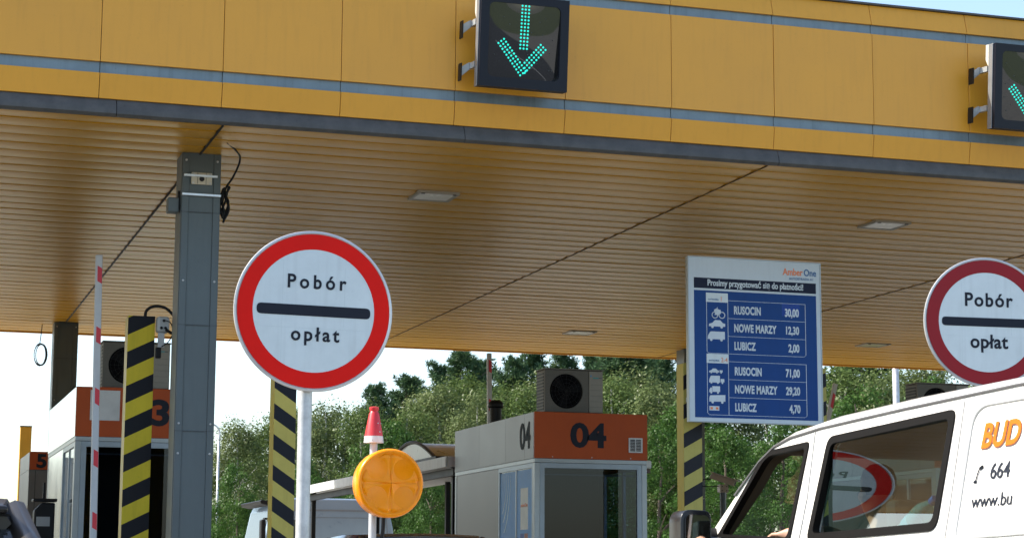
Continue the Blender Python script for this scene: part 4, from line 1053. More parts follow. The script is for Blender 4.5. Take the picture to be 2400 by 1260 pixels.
bx('side_stripe', MATS['truck_line_grey'], tr, 0.62, 3.2, -0.005, -0.001, 2.56, 2.572)
for xx in (2.95, 3.08, 3.20): MB().tube([(xx - 0.06, -0.004, 2.8), (xx, -0.006, 2.3), (xx + 0.06, -0.006, 1.6)], 0.008, 6).build('fairing_seam', MATS['truck_line_grey'], tr)
bx('door_mirror', BLACK, tr, 0.0, 0.12, -0.28, -0.05, 1.95, 2.5, 0.03)
bx('mirror_arm', BLACK, tr, 0.1, 0.2, -0.2, 0.01, 2.5, 2.54)
bx('chassis', BLACK, tr, 0.6, 6.0, 0.7, 1.7, 0.6, 0.85)
bx('bumper', TW, tr, -0.05, 0.3, 0.02, 2.38, 0.35, 0.75, 0.04)
for xx in (1.1, 4.9):
    for yy in (0.25, 2.15):
        wb = MB().lathe([(0.3, -0.14), (0.46, -0.14), (0.5, -0.1), (0.5, 0.1), (0.46, 0.14), (0.3, 0.14)], (xx, yy, 0.5), 26, 'Y').build('wheel', RUBBER, tr)
        MB().lathe([(0, -0.06), (0.29, -0.08), (0.29, 0.08), (0, 0.06)], (xx, yy, 0.5), 20, 'Y').build('rim', GALV, wb)

# ---------------------------------------------------------------- white van
VAN_YAW, VAN_PITCH = R(6.0), R(-1.5)
vn = thing('delivery_van', 'white van with lettering and open driver window in the next lane', 'van', (4.10, 8.0, 0.008), VAN_YAW, rx=0.0)
vn.rotation_euler = (VAN_PITCH, 0, VAN_YAW)
C_ = 0.92
TT = 0.2027
def lat(z): return max(0.0, (z - 1.2) * TT)
def vsec(y, zt, zs, tuck=0.0, zb=0.34, ins=0.0):
    z1_ = min(0.62, zs - 0.25); z2_ = min(1.2, zs - 0.03)
    a = tuck + ins
    ls = tuck + lat(zs) + ins
    return (y, [(C_, zb + ins * 0.5), (a + 0.07, zb + ins * 0.5), (a + 0.01, zb + 0.12), (a, z1_), (a, z2_), (ls, zs - ins * 0.6), (ls + 0.030, zs + 0.45 * (zt - zs) - ins * 0.8), (ls + 0.11, zs + 0.82 * (zt - zs) - ins), (ls + 0.28, zt - 0.008 - ins), (C_, zt - ins)])
VST = [(-3.35, 1.93, 1.80, 0.08, 0.45), (-3.27, 1.99, 1.88, 0.02, 0.36), (-3.0, 2.015, 1.945, 0, 0.34), (-1.1, 2.018, 1.952, 0, 0.34), (-0.3, 2.012, 1.935, 0, 0.34), (0.335, 1.992, 1.9145, 0, 0.34),
       (0.60, 1.965, 1.893, 0, 0.34), (0.74, 1.925, 1.862, 0.0, 0.34), (0.86, 1.86, 1.80, 0.0, 0.34), (1.05, 1.70, 1.65, 0.005, 0.34), (1.25, 1.525, 1.48, 0.01, 0.34), (1.45, 1.345, 1.305, 0.02, 0.34), (1.58, 1.22, 1.17, 0.03, 0.34),
       (1.85, 1.10, 1.03, 0.06, 0.34), (2.03, 0.98, 0.90, 0.12, 0.36), (2.10, 0.80, 0.74, 0.2, 0.42)]
outer = loft([vsec(y, zt, zs, tk, zb) for y, zt, zs, tk, zb in VST], mirror_c=C_).mesh('van_body')
IST = [(y, zt, zs, tk, zb) for y, zt, zs, tk, zb in VST if -3.3 < y < 1.5]
inner = loft([vsec(y - (0.05 if y > 0.7 else -0.05 if y < -3.2 else 0), zt, zs, tk, zb + 0.10, ins=0.05) for y, zt, zs, tk, zb in IST], mirror_c=C_).mesh('inner')
FW = [(1.175, 1.445), (0.81, 1.85), (0.42, 1.866), (0.475, 1.395)]
RW = [(0.262, 1.872), (-0.705, 1.902), (-0.668, 1.398), (0.328, 1.395)]
FWr = rounded(FW, [0.03, 0.07, 0.03, 0.03]); RWr = rounded(RW, [0.05, 0.045, 0.06, 0.05])
FWh = rounded(shrink(FW, 0.012), [0.03, 0.07, 0.03, 0.03]); RWh = rounded(shrink(RW, 0.015), 0.045)
def boolean(base, cutters):
    o = bpy.data.objects.new('tmp_base', base); COL.objects.link(o)
    cs = []
    for c in cutters:
        co = bpy.data.objects.new('tmp_cut', c); COL.objects.link(co); cs.append(co)
        md = o.modifiers.new('b', 'BOOLEAN'); md.operation = 'DIFFERENCE'; md.object = co; md.solver = 'EXACT'
    dg = bpy.context.evaluated_depsgraph_get(); dg.update()
    me = bpy.data.meshes.new_from_object(o.evaluated_get(dg))
    for x in cs + [o]: bpy.data.objects.remove(x)
    return me
cut = [inner, MB().prism(FWh, -0.4, 2.3, 'X').mesh('c1'), MB().prism(RWh, -0.4, 0.5, 'X').mesh('c2'),
       MB().prism(rounded([(0.32, 1.42), (0.27, 1.87), (-0.25, 1.885), (-0.25, 1.41)], 0.05), 1.4, 2.3, 'X').mesh('c3'),
       MB().prism(rounded([(0.12, 1.30), (1.72, 1.30), (1.62, 1.84), (0.22, 1.84)], 0.08), 0.72, 2.2, 'Y').mesh('c4')]
vb = boolean(outer, cut)
vb.materials.clear()
autos(vb, 38)
vb.materials.append(VANW); vb.materials.append(mat('cab_trim', (0.085, 0.07, 0.05), 0.8, spec=0.1))
_ys = [q[0] for q in VST]; _zt = [q[1] for q in VST]; _zs = [q[2] for q in VST]
for f in vb.polygons:
    c = f.center; zt = float(np.interp(c.y, _ys, _zt)); zs_ = float(np.interp(c.y, _ys, _zs))
    side = min(c.x, 2 * C_ - c.x) - lat(min(c.z, zs_))
    if -3.25 < c.y < 1.6 and side > 0.028 and c.z < zt - 0.03 - max(0, 0.1 - side) * 0.5 and c.z > 0.40: f.material_index = 1
van_body = link('body', vb, vn)
def on_side(poly, off): return [(lat(z) + off, y, z) for y, z in poly]
def seal(name, po, pi, m, parent, o0=-0.007, o1=0.03):
    n = len(po); vs = on_side(po, o0) + on_side(pi, o0) + on_side(po, o1) + on_side(pi, o1); fs = []
    for i in range(n):
        j = (i + 1) % n
        fs += [(i, j, n + j, n + i), (2 * n + j, 2 * n + i, 3 * n + i, 3 * n + j), (j, i, 2 * n + i, 2 * n + j), (n + i, n + j, 3 * n + j, 3 * n + i)]
    o = MB().add(vs, fs).build(name, m, parent); autos(o.data, 40); return o
FWi = rounded(shrink(FW, 0.026), [0.03, 0.06, 0.03, 0.03]); RWi = rounded(shrink(RW, 0.036), 0.035)
fs_ = seal('front_window_seal', FWr, FWi, SEAL, vn)
rs_ = seal('rear_window_seal', RWr, RWi, SEAL, vn)
# lower channel of the open front window
bx('channel', BLACK, fs_, 0.05, 0.09, 0.46, 1.17, 1.36, 1.395)
# side pane, gently bowed
PANE_A, PANE_B, PANE_C = 0.0, 0.0, 0.0
def pane(poly, off, name, parent, m, bow=0.006, k=(0.0, 0.0)):
    y0 = min(p[0] for p in poly); y1 = max(p[0] for p in poly); z0 = min(p[1] for p in poly); z1 = max(p[1] for p in poly)
    N = 28; vs = []; fs = []
    q = [RW[2], RW[3], RW[0], RW[1]] if poly is RWi else None
    P = [Vector(p) for p in q]
    sh = shrink([tuple(p) for p in P], 0.028); P = [Vector(p) for p in sh]
    for i in range(N + 1):
        for j in range(N + 1):
            u = i / N; w = j / N
            p = (P[0] * (1 - u) + P[1] * u) * (1 - w) + (P[3] * (1 - u) + P[2] * u) * w
            dy = p.x + 0.2; dz = p.y - 1.65
            x = lat(p.y) + off + k[0] * dy + k[1] * dz + bow * dy * dy + 0.039 * dz * dz
            vs.append((x, p.x, p.y))
    for i in range(N):
        for j in range(N):
            a = i * (N + 1) + j; fs.append((a, a + 1, a + N + 2, a + N + 1))
    return link(name, pyd(vs, fs), parent, m, True)
pane(RWi, 0.034, 'side_pane', rs_, GLASSV, bow=-0.0145, k=(-0.0182, -0.130))
ws = MB().add([(0.12, 1.51, 1.27), (1.72, 1.51, 1.27), (1.61, 0.83, 1.86), (0.23, 0.83, 1.86)], [(0, 1, 2, 3)]).build('windscreen', glass('clear_glass', (0.9, 0.95, 0.93), 1.45), vn)
MB().tube([(lat(zs) - 0.004, y, zs + 0.004) for y, zt, zs, tk, zb in VST[1:10]], 0.006, 6).build('roof_gutter', mat('gutter_dark', (0.12, 0.12, 0.12), 0.6), vn)  # dark grey tube along the drip line
SEAM = mat('seam_grey', (0.45, 0.45, 0.43), 0.5)
def side_line(name, poly, r=0.004, m=SEAM, off=-0.0025, closed=False): return MB().tube([(lat(z) + off, y, z) for y, z in poly], r, 6, closed=closed).build(name, m, vn)
side_line('panel_groove', rounded([(-0.80, 1.36), (-0.83, 1.895), (-2.9, 1.90), (-2.9, 1.36)], [0.03, 0.10, 0.1, 0.03], 8), 0.006, mat('groove_grey', (0.50, 0.51, 0.50), 0.4), -0.003, True)
side_line('door_seam', [(0.385, 1.905), (0.375, 1.6), (0.42, 1.2), (0.45, 0.55)], 0.004)
side_line('door_seam', [(-0.755, 1.93), (-0.74, 1.5), (-0.72, 1.2), (-0.72, 0.5)], 0.003)
side_line('waist_crease', [(1.4, 1.22), (0.3, 1.22), (-3.2, 1.22)], 0.004)
def van_text(name, body, y, z, h, m, off=-0.003, **kw):
    t_ = text(name, body, h, (0, 0, 0), m, vn, **kw)
    an = math.atan(TT); s_, c_ = math.sin(an), math.cos(an)
    t_.matrix_local = Matrix(((0, s_, -c_, lat(z) + off), (-1, 0, 0, y), (0, c_, s_, z), (0, 0, 0, 1)))
    return t_
VOR = mat('van_orange', (0.62, 0.135, 0.004), 0.5, spec=0.2); VDK = mat('van_dark_print', (0.018, 0.023, 0.035), 0.5, spec=0.2); VSH = mat('van_print_shadow', (0.12, 0.06, 0.04), 0.5)
van_text('lettering_shadow', 'BUD', -0.905, 1.715, 0.098, VSH, off=-0.0022, bold=0.055, shear=0.16, sx=0.86, space=1.0, ext=0.0004)
van_text('lettering', 'BUD', -0.90, 1.720, 0.098, VOR, off=-0.0036, bold=0.045, shear=0.16, sx=0.86, space=1.02, ext=0.0004)
van_text('lettering', '664', -0.985, 1.588, 0.064, VDK, sx=0.92, bold=0.01)
van_text('lettering', 'www.bu', -0.885, 1.478, 0.054, VDK, sx=1.0, bold=0.0)
an = math.atan(TT)
pc = MB().tube([(lat(1.61 + 0.048 * math.sin(a)) - 0.004, -0.915 + 0.040 * math.cos(a), 1.61 + 0.048 * math.sin(a)) for a in [2 * math.pi * i / 28 for i in range(28)]], 0.0014, 4, closed=True).build('phone_ring', mat('ring_grey', (0.5, 0.5, 0.5), 0.5), vn)
hp = smooth_pts([(0, -0.935, 1.643), (0, -0.915, 1.632), (0, -0.905, 1.61), (0, -0.90, 1.59), (0, -0.893, 1.578)][::1], 4)
MB().tube([(lat(p.z) - 0.005, p.y, p.z) for p in hp], [0.006 if (i < 4 or i > len(hp) - 5) else 0.003 for i in range(len(hp))], 6).build('phone_handset', VDK, pc)
# mirror
MBK = mat('mirror_black', (0.015, 0.015, 0.016), 0.3)
mm = MB().prism(rounded([(-0.235, 1.23), (-0.065, 1.23), (-0.055, 1.575), (-0.225, 1.58)], [0.04, 0.03, 0.045, 0.06], 5), 1.03, 1.15, 'Y').build('mirror_housing', MBK, vn, 0.012); autos(mm.data, 50)
mg = mat('mirror_glass', (0.85, 0.88, 0.9), 0.03, metal=1.0, var=0.0, rvar=0.0)
MB().prism(rounded([(-0.215, 1.255), (-0.082, 1.255), (-0.075, 1.55), (-0.21, 1.555)], 0.035, 5), 1.012, 1.017, 'Y').build('mirror_glass', mg, mm)
bx('mirror_arm', MBK, vn, -0.08, 0.04, 1.06, 1.12, 1.40, 1.45, 0.01)
MB().prism([(1.13, 1.36), (1.36, 1.36), (1.17, 1.50)], -0.003, 0.05, 'X').build('quarter_cover', MBK, vn)
# bumpers, lamps, wheels
bx('front_bumper', mat('bumper_grey', (0.1, 0.1, 0.1), 0.6), vn, 0.12, 1.72, 1.98, 2.16, 0.36, 0.62, 0.05)
bx('rear_bumper', MATS['bumper_grey'], vn, 0.1, 1.74, -3.43, -3.3, 0.38, 0.62, 0.04)
for xx in (0.25, 1.35): bx('headlight', mat('head_clear', (0.7, 0.7, 0.7), 0.1), vn, xx, xx + 0.26, 1.98, 2.09, 0.70, 0.86, 0.03)
for xx in (0.06, 1.64): bx('tail_light', MATS['tail_red'], vn, xx, xx + 0.14, -3.38, -3.3, 0.9, 1.2, 0.02)
for yy in (1.35, -2.0):
    for xx in (0.13, 1.71): wheel(vn, xx, yy, 0.325, 0.2, 1)
# cabin
SEATM = mat('seat_fabric', (0.05, 0.052, 0.055), 0.9, bump=0.4, bscale=90)
DASH = mat('dash_grey', (0.045, 0.047, 0.05), 0.6)
bx('cabin_floor', DASH, vn, 0.08, 1.76, -3.1, 1.3, 0.48, 0.52)
MB().prism([(1.02, 0.9), (1.05, 1.18), (1.20, 1.26), (1.42, 1.20), (1.42, 0.8)], 0.10, 1.74, 'X').build('dashboard', DASH, vn, 0.02)
sw = MB().tube([(0.47 + 0.19 * math.cos(a), 0.90 + 0.09 * math.sin(a), 1.24 + 0.165 * math.sin(a)) for a in [2 * math.pi * i / 24 for i in range(24)]], 0.015, 8, closed=True).build('steering_wheel', BLACK, vn, smooth=True)
MB().tube([(0.28, 0.90, 1.24), (0.47, 0.93, 1.23), (0.66, 0.90, 1.24)], 0.018, 6).build('spoke', BLACK, sw); MB().tube([(0.47, 0.93, 1.23), (0.47, 1.1, 1.08)], 0.025, 6).build('steering_column', BLACK, sw)
for xx in (0.22, 1.12):
    s_ = MB().prism(rounded([(0.34, 0.78), (0.20, 1.36), (0.09, 1.36), (0.18, 0.78)], 0.05), xx, xx + 0.5, 'X').build('seat_backrest', SEATM, vn, 0.03)
    bx('seat_cushion', SEATM, s_, xx, xx + 0.5, 0.45, 0.92, 0.62, 0.78, 0.04)
    bx('headrest', SEATM, s_, xx + 0.12, xx + 0.38, 0.06, 0.15, 1.42, 1.58, 0.03)
    bx('seat_box', DASH, s_, xx + 0.04, xx + 0.46, 0.36, 0.9, 0.521, 0.62)
rb = MB().prism(rounded([(-0.24, 0.80), (-0.30, 1.395), (-0.44, 1.395), (-0.40, 0.80)], 0.05), 0.12, 1.3, 'X').build('rear_bench', SEATM, vn, 0.03)
bx('bench_cushion', SEATM, rb, 0.12, 1.3, -0.25, 0.06, 0.66, 0.82, 0.04); bx('bench_box', DASH, rb, 0.16, 1.26, -0.42, 0.02, 0.521, 0.66)
bx('bulkhead', mat('bulkhead_cream', (0.62, 0.66, 0.50), 0.6), vn, 0.19, 1.62, -1.02, -0.99, 0.53, 1.92)
LIN = mat('lining_cream', (0.66, 0.70, 0.52), 0.6, var=0.05)
MB().add([(C_ * 2 - lat(z) - 0.06, y, z) for y, z in ((-0.95, 0.6), (-0.27, 0.6), (-0.27, 1.2), (-0.95, 1.2))] + [(C_ * 2 - lat(z) - 0.065, y, z) for y, z in ((-0.95, 1.2), (-0.27, 1.2), (-0.27, 1.90), (-0.95, 1.90))], [(0, 1, 2, 3), (4, 5, 6, 7)]).build('inner_lining', LIN, vn)

# ---------------------------------------------------------------- driver
def skin_mesh(name, verts, edges, root=0, sub=2):
    me = bpy.data.meshes.new(name); me.from_pydata([v[:3] for v in verts], edges, [])
    o = bpy.data.objects.new(name, me); COL.objects.link(o)
    md = o.modifiers.new('s', 'SKIN'); md.use_smooth_shade = True
    for i, v in enumerate(verts):
        sv = me.skin_vertices[0].data[i]; sv.radius = (v[3], v[4] if len(v) > 4 else v[3]); sv.use_root = (i == root)
    ss = o.modifiers.new('u', 'SUBSURF'); ss.levels = sub; ss.render_levels = sub
    dg = bpy.context.evaluated_depsgraph_get(); dg.update()
    out = bpy.data.meshes.new_from_object(o.evaluated_get(dg)); bpy.data.objects.remove(o)
    return out
KHAKI = mat('khaki_shirt', (0.27, 0.24, 0.16), 0.85, var=0.2, bump=0.5, bscale=14); SKIN = mat('skin', (0.52, 0.29, 0.19), 0.5, var=0.08); TROU = mat('trousers', (0.05, 0.06, 0.09), 0.85)
HAIR = mat('hair', (0.05, 0.035, 0.02), 0.7, bump=0.6, bscale=120)
V_ = []; E_ = []
def chain(start, pts):
    p = start
    for q in pts:
        V_.append(q); 
        if p is not None: E_.append((p, len(V_) - 1))
        p = len(V_) - 1
    return p
pel = chain(None, [(0.47, 0.20, 0.88, 0.17, 0.13)])
wai = chain(pel, [(0.47, 0.16, 1.03, 0.155, 0.115)])
che = chain(wai, [(0.47, 0.12, 1.22, 0.175, 0.12)])
nek = chain(che, [(0.47, 0.12, 1.37, 0.10, 0.085), (0.47, 0.13, 1.44, 0.055), (0.47, 0.15, 1.50, 0.056)])
hea = chain(nek, [(0.47, 0.17, 1.56, 0.078, 0.085), (0.47, 0.175, 1.63, 0.080, 0.095), (0.47, 0.165, 1.70, 0.055, 0.07)])
sl = chain(che, [(0.29, 0.13, 1.345, 0.070), (0.24, 0.11, 1.32, 0.060), (0.23, 0.07, 1.34, 0.050), (0.215, 0.09, 1.40, 0.045), (0.20, 0.17, 1.425, 0.041), (0.165, 0.26, 1.432, 0.036), (0.12, 0.34, 1.432, 0.027, 0.031), (0.10, 0.385, 1.430, 0.018, 0.036)])
for k, (dx, ln_) in enumerate(((-0.026, 0.070), (-0.009, 0.080), (0.009, 0.076), (0.026, 0.062))):
    chain(sl, [(0.095 + dx, 0.40, 1.432, 0.010), (0.09 + dx * 1.15, 0.40 + ln_ * 0.55, 1.433, 0.0088), (0.085 + dx * 1.2, 0.40 + ln_, 1.418, 0.0075)])
chain(sl - 1, [(0.14, 0.36, 1.428, 0.012), (0.152, 0.40, 1.42, 0.0095), (0.155, 0.43, 1.414, 0.008)])
sr = chain(che, [(0.65, 0.13, 1.345, 0.070), (0.75, 0.22, 1.27, 0.058), (0.76, 0.42, 1.14, 0.048), (0.72, 0.60, 1.20, 0.040), (0.66, 0.80, 1.27, 0.030), (0.655, 0.85, 1.28, 0.018, 0.034)])
for k, dx in enumerate((-0.022, -0.007, 0.007, 0.022)):
    chain(sr, [(0.655, 0.875, 1.285 + dx, 0.009), (0.645, 0.905, 1.275 + dx, 0.0085), (0.635, 0.89, 1.255 + dx, 0.0075)])
chain(sr, [(0.63, 0.855, 1.285, 0.011), (0.625, 0.885, 1.275, 0.009)])
for s_ in (-1, 1):
    chain(pel, [(0.47 + s_ * 0.10, 0.28, 0.86, 0.10), (0.47 + s_ * 0.13, 0.62, 0.87, 0.075), (0.47 + s_ * 0.12, 0.78, 0.72, 0.055), (0.47 + s_ * 0.12, 0.84, 0.58, 0.045), (0.47 + s_ * 0.12, 0.95, 0.545, 0.035)])
pm_ = skin_mesh('person', V_, E_)
pm_.materials.clear()
for m in (KHAKI, SKIN, TROU): pm_.materials.append(m)
for f in pm_.polygons:
    c = f.center
    if c.z < 0.93 or (c.y > 0.25 and c.z < 1.0): f.material_index = 2
    elif c.z > 1.445 and c.y < 0.32 and abs(c.x - 0.47) < 0.2: f.material_index = 1
    elif (c.y > 0.44 and c.z > 1.0) or (c.y > 0.19 and c.x < 0.26 and c.z > 1.36): f.material_index = 1
    else: f.material_index = 0
pers = link('person', pm_)
tag(pers, 'van driver in a khaki shirt, forearm resting on the open window sill', 'person')
VM = Matrix.Translation(vn.location) @ vn.rotation_euler.to_matrix().to_4x4()
pers.matrix_world = VM @ Matrix.Translation((0, 0.22, 0.012))
h_ = MB().lathe([(0.070, -0.02), (0.083, 0.02), (0.084, 0.06), (0.070, 0.10), (0.035, 0.125), (0, 0.13)], (0.47, 0.150, 1.625), 20).build('hair', HAIR, pers, smooth=True)
for s_ in (-1, 1):
    MB().lathe([(0.0, -0.012), (0.012, -0.006), (0.013, 0.004), (0, 0.012)], (0.47 + s_ * 0.032, 0.262, 1.615), 10, 'Y').build('eye', mat('eye_dark', (0.04, 0.03, 0.03), 0.2), pers)
    MB().lathe([(0.0, -0.014), (0.022, -0.008), (0.03, 0.004), (0, 0.01)], (0.47 + s_ * 0.082, 0.17, 1.60), 10, 'X').build('ear', SKIN, pers)
MB().prism([(0.255, 1.615), (0.292, 1.575), (0.255, 1.568)], 0.458, 0.482, 'X').build('nose', SKIN, pers, 0.004)
bx('mouth', mat('lips', (0.35, 0.13, 0.10), 0.5), pers, 0.447, 0.493, 0.245, 0.258, 1.535, 1.545, 0.003)

# water bottle lying on the bench top against the window
bt = thing('water_bottle', 'clear teal water bottle with blue cap behind the van side window', 'bottle', (0, 0, 0))
bt.matrix_world = VM @ Matrix.Translation((0.22, -0.13, 1.385)) @ Matrix.Rotation(R(60), 4, 'X')
PET = glass('bottle_pet', (0.55, 0.86, 0.88), 1.5, dirt=0.6, dcol=(0.25, 0.62, 0.68))
pf = [(0.0, 0.0), (0.038, 0.0), (0.043, 0.012)]
for k in range(7): pf += [(0.043, 0.02 + k * 0.018), (0.039, 0.029 + k * 0.018)]
pf += [(0.043, 0.15), (0.044, 0.20), (0.040, 0.235), (0.025, 0.275), (0.014, 0.29), (0.014, 0.305)]
b_ = MB().lathe(pf, (0, 0, 0), 28).build('body', PET, bt, smooth=True)
bt_in = MB().lathe([(0.0, 0.003), (0.036, 0.004), (0.039, 0.02), (0.039, 0.11), (0.0, 0.11)], (0, 0, 0), 24).build('water', mat('bottle_water', (0.25, 0.55, 0.60), 0.1), bt, smooth=True)
MB().lathe([(0.0175, 0.30), (0.0175, 0.328), (0.015, 0.331), (0, 0.331)], (0, 0, 0), 20).build('cap', mat('cap_blue', (0.01, 0.13, 0.55), 0.35), bt)
MB().lathe([(0.0445, 0.10), (0.0455, 0.105), (0.0455, 0.145), (0.0445, 0.15)], (0, 0, 0), 24).build('label_band', mat('bottle_label', (0.10, 0.45, 0.65), 0.4), bt, smooth=True)

# ================================================================== trees
LM = [leafmat('leaf_olive', (0.050, 0.092, 0.022), (0.125, 0.170, 0.050), 0.3), leafmat('leaf_green', (0.030, 0.078, 0.016), (0.075, 0.150, 0.030), 0.35),
      leafmat('needle_dark', (0.030, 0.072, 0.032), (0.080, 0.135, 0.058), 0.2), leafmat('leaf_pale', (0.066, 0.104, 0.030), (0.160, 0.195, 0.075), 0.3)]
BARK = mat('bark', (0.10, 0.08, 0.06), 0.9, var=0.3, bump=0.8, bscale=20)
BARKW = mat('bark_birch', (0.45, 0.44, 0.40), 0.8, var=0.3, bump=0.5, bscale=20)
npr = np.random.RandomState(11)
def quads_mesh(name, C, A, B):
    """quads with centre C and half axes A, B (N,3) -> pointed leaf shapes"""
    n = len(C)
    v = np.empty((n, 4, 3)); v[:, 0] = C - A; v[:, 1] = C + B * 0.8 - A * 0.1; v[:, 2] = C + A; v[:, 3] = C - B * 0.8 - A * 0.1
    me = bpy.data.meshes.new(name)
    me.vertices.add(n * 4); me.vertices.foreach_set('co', v.reshape(-1))
    me.loops.add(n * 4); me.loops.foreach_set('vertex_index', np.arange(n * 4))
    me.polygons.add(n); me.polygons.foreach_set('loop_start', np.arange(n) * 4)
    try: me.polygons.foreach_set('loop_total', np.full(n, 4))
    except Exception: pass
    me.update(); me.validate()
    return me
def unit(v): return v / np.linalg.norm(v, axis=1)[:, None]
def crown_broad(seed, H=1.0, nl=15000, leaf=0.1, rad=0.30, low=0.10, droop=0.0, ncl=90):
    """crown for a tree of height 10 m"""
    r = np.random.RandomState(seed)
    cl = []
    for i in range(ncl):
        z = low + (1 - low) * r.rand() ** 0.85
        t = (z - low) / (1 - low)
        R_ = rad * (math.sin(math.pi * min(1, 0.12 + 0.85 * t)) ** 0.65) * (1 - 0.25 * t)
        a = r.rand() * 2 * math.pi; q = R_ * (0.45 + 0.55 * r.rand() ** 0.5)
        cl.append((q * math.cos(a), q * math.sin(a), z, (0.05 + 0.085 * r.rand() ** 1.3) * (1.15 - 0.5 * t)))
    cl = np.array(cl) * 10
    w = cl[:, 3] ** 2; idx = r.choice(ncl, nl, p=w / w.sum())
    d = unit(r.normal(size=(nl, 3)))
    rr = (0.25 + 0.80 * r.rand(nl) ** 0.6)[:, None]
    C = cl[idx, :3] + d * rr * cl[idx, 3:4] * np.array([1, 1, 0.8])
    C[:, 2] -= droop * r.rand(nl) * 0.8
    nrm = unit(d * 1.2 + r.normal(size=(nl, 3)) * 0.45 + np.array([0, 0, 0.45]))
    A = unit(np.cross(nrm, r.normal(size=(nl, 3)))); B = np.cross(nrm, A)
    s = (leaf * (0.6 + 0.8 * r.rand(nl)))[:, None]
    return quads_mesh('crown', C, A * s, B * s * 0.6)
def crown_pine(seed, nl=26000):
    r = np.random.RandomState(seed); C = []; A = []; B = []
    pts = []
    z = 3.2
    while z < 9.9:
        t = (z - 3.2) / 6.8
        nb = 5 if t < 0.8 else 4
        for k in range(nb):
            a = r.rand() * 6.283; L = (2.5 * (1 - t) ** 0.75 + 0.25) * (0.65 + 0.5 * r.rand())
            for q in range(int(6 + L * 5)):
                u = 0.25 + 0.75 * r.rand()
                pts.append((u * L * math.cos(a) + r.normal() * 0.10, u * L * math.sin(a) + r.normal() * 0.10, z + u * L * (0.28 - 0.2 * t) + 0.3 * u * u + r.normal() * 0.08))
        z += 0.42 * (1.1 - 0.45 * t)
    for k in range(6): pts.append((r.normal() * 0.03, r.normal() * 0.03, 9.6 + 0.08 * k))
    pts = np.array(pts); per = max(6, nl // len(pts))
    n = len(pts) * per
    c = np.repeat(pts, per, 0)
    d = unit(r.normal(size=(n, 3)) + np.array([0, 0, 0.55]))
    Ln = (0.07 + 0.08 * r.rand(n))[:, None]
    Cc = c + d * Ln
    sd = unit(np.cross(d, r.normal(size=(n, 3))))
    return quads_mesh('crown', Cc, d * Ln, sd * 0.026)
def trunk_mesh(seed, Ht, r0, limbs=7, lean=0.3, top=0.95):
    r = random.Random(seed); m = MB()
    pts = [(r.uniform(-lean, lean) * (k / 6) * 0.5, r.uniform(-lean, lean) * (k / 6) * 0.5, Ht * top * k / 6) for k in range(7)]
    m.tube(pts, [r0 * (1 - 0.86 * k / 6) for k in range(7)], 8)
    for i in range(limbs):
        k = r.randint(2, 5); b = Vector(pts[k]); a = r.uniform(0, 6.28); L = Ht * r.uniform(0.07, 0.13)
        e = b + Vector((math.cos(a) * L, math.sin(a) * L, L * r.uniform(0.5, 1.1)))
        m.tube([b, (b + e) / 2 + Vector((0, 0, L * 0.08)), e], [r0 * 0.35, r0 * 0.22, r0 * 0.07], 6)
    return m.mesh('trunk')
CR = {}
for i in range(4): CR['birch', i] = (crown_broad(20 + i, nl=34000, leaf=0.066, rad=0.27, low=0.06, droop=0.9, ncl=100), LM[0 if i % 2 else 3], trunk_mesh(i, 10, 0.16), BARKW)
for i in range(3): CR['leafy', i] = (crown_broad(40 + i, nl=30000, leaf=0.08, rad=0.36, low=0.04, droop=0.2, ncl=85), LM[1], trunk_mesh(10 + i, 10, 0.2), BARK)
for i in range(3): CR['pine', i] = (crown_pine(60 + i), LM[2], trunk_mesh(20 + i, 10, 0.15, 4, 0.1, 0.99), BARK)
for k_, v_ in CR.items(): v_[0].materials.append(v_[1]); v_[2].materials.append(v_[3])
KIND = {'birch': ('birch_tree', 'trees behind the toll plaza'), 'leafy': ('leafy_tree', 'trees behind the toll plaza'), 'pine': ('pine_tree', 'trees behind the toll plaza')}
def tree(kind, var, x, y, H, wide, label):
    cr, lm_, tm_, bm_ = CR[kind, var]
    t = thing(KIND[kind][0], label, 'tree', (x, y, 0), rnd.uniform(0, 6.28), KIND[kind][1])
    s = H / 10
    t.scale = (s * wide, s * wide, s)
    link('crown', cr, t); link('trunk', tm_, t)
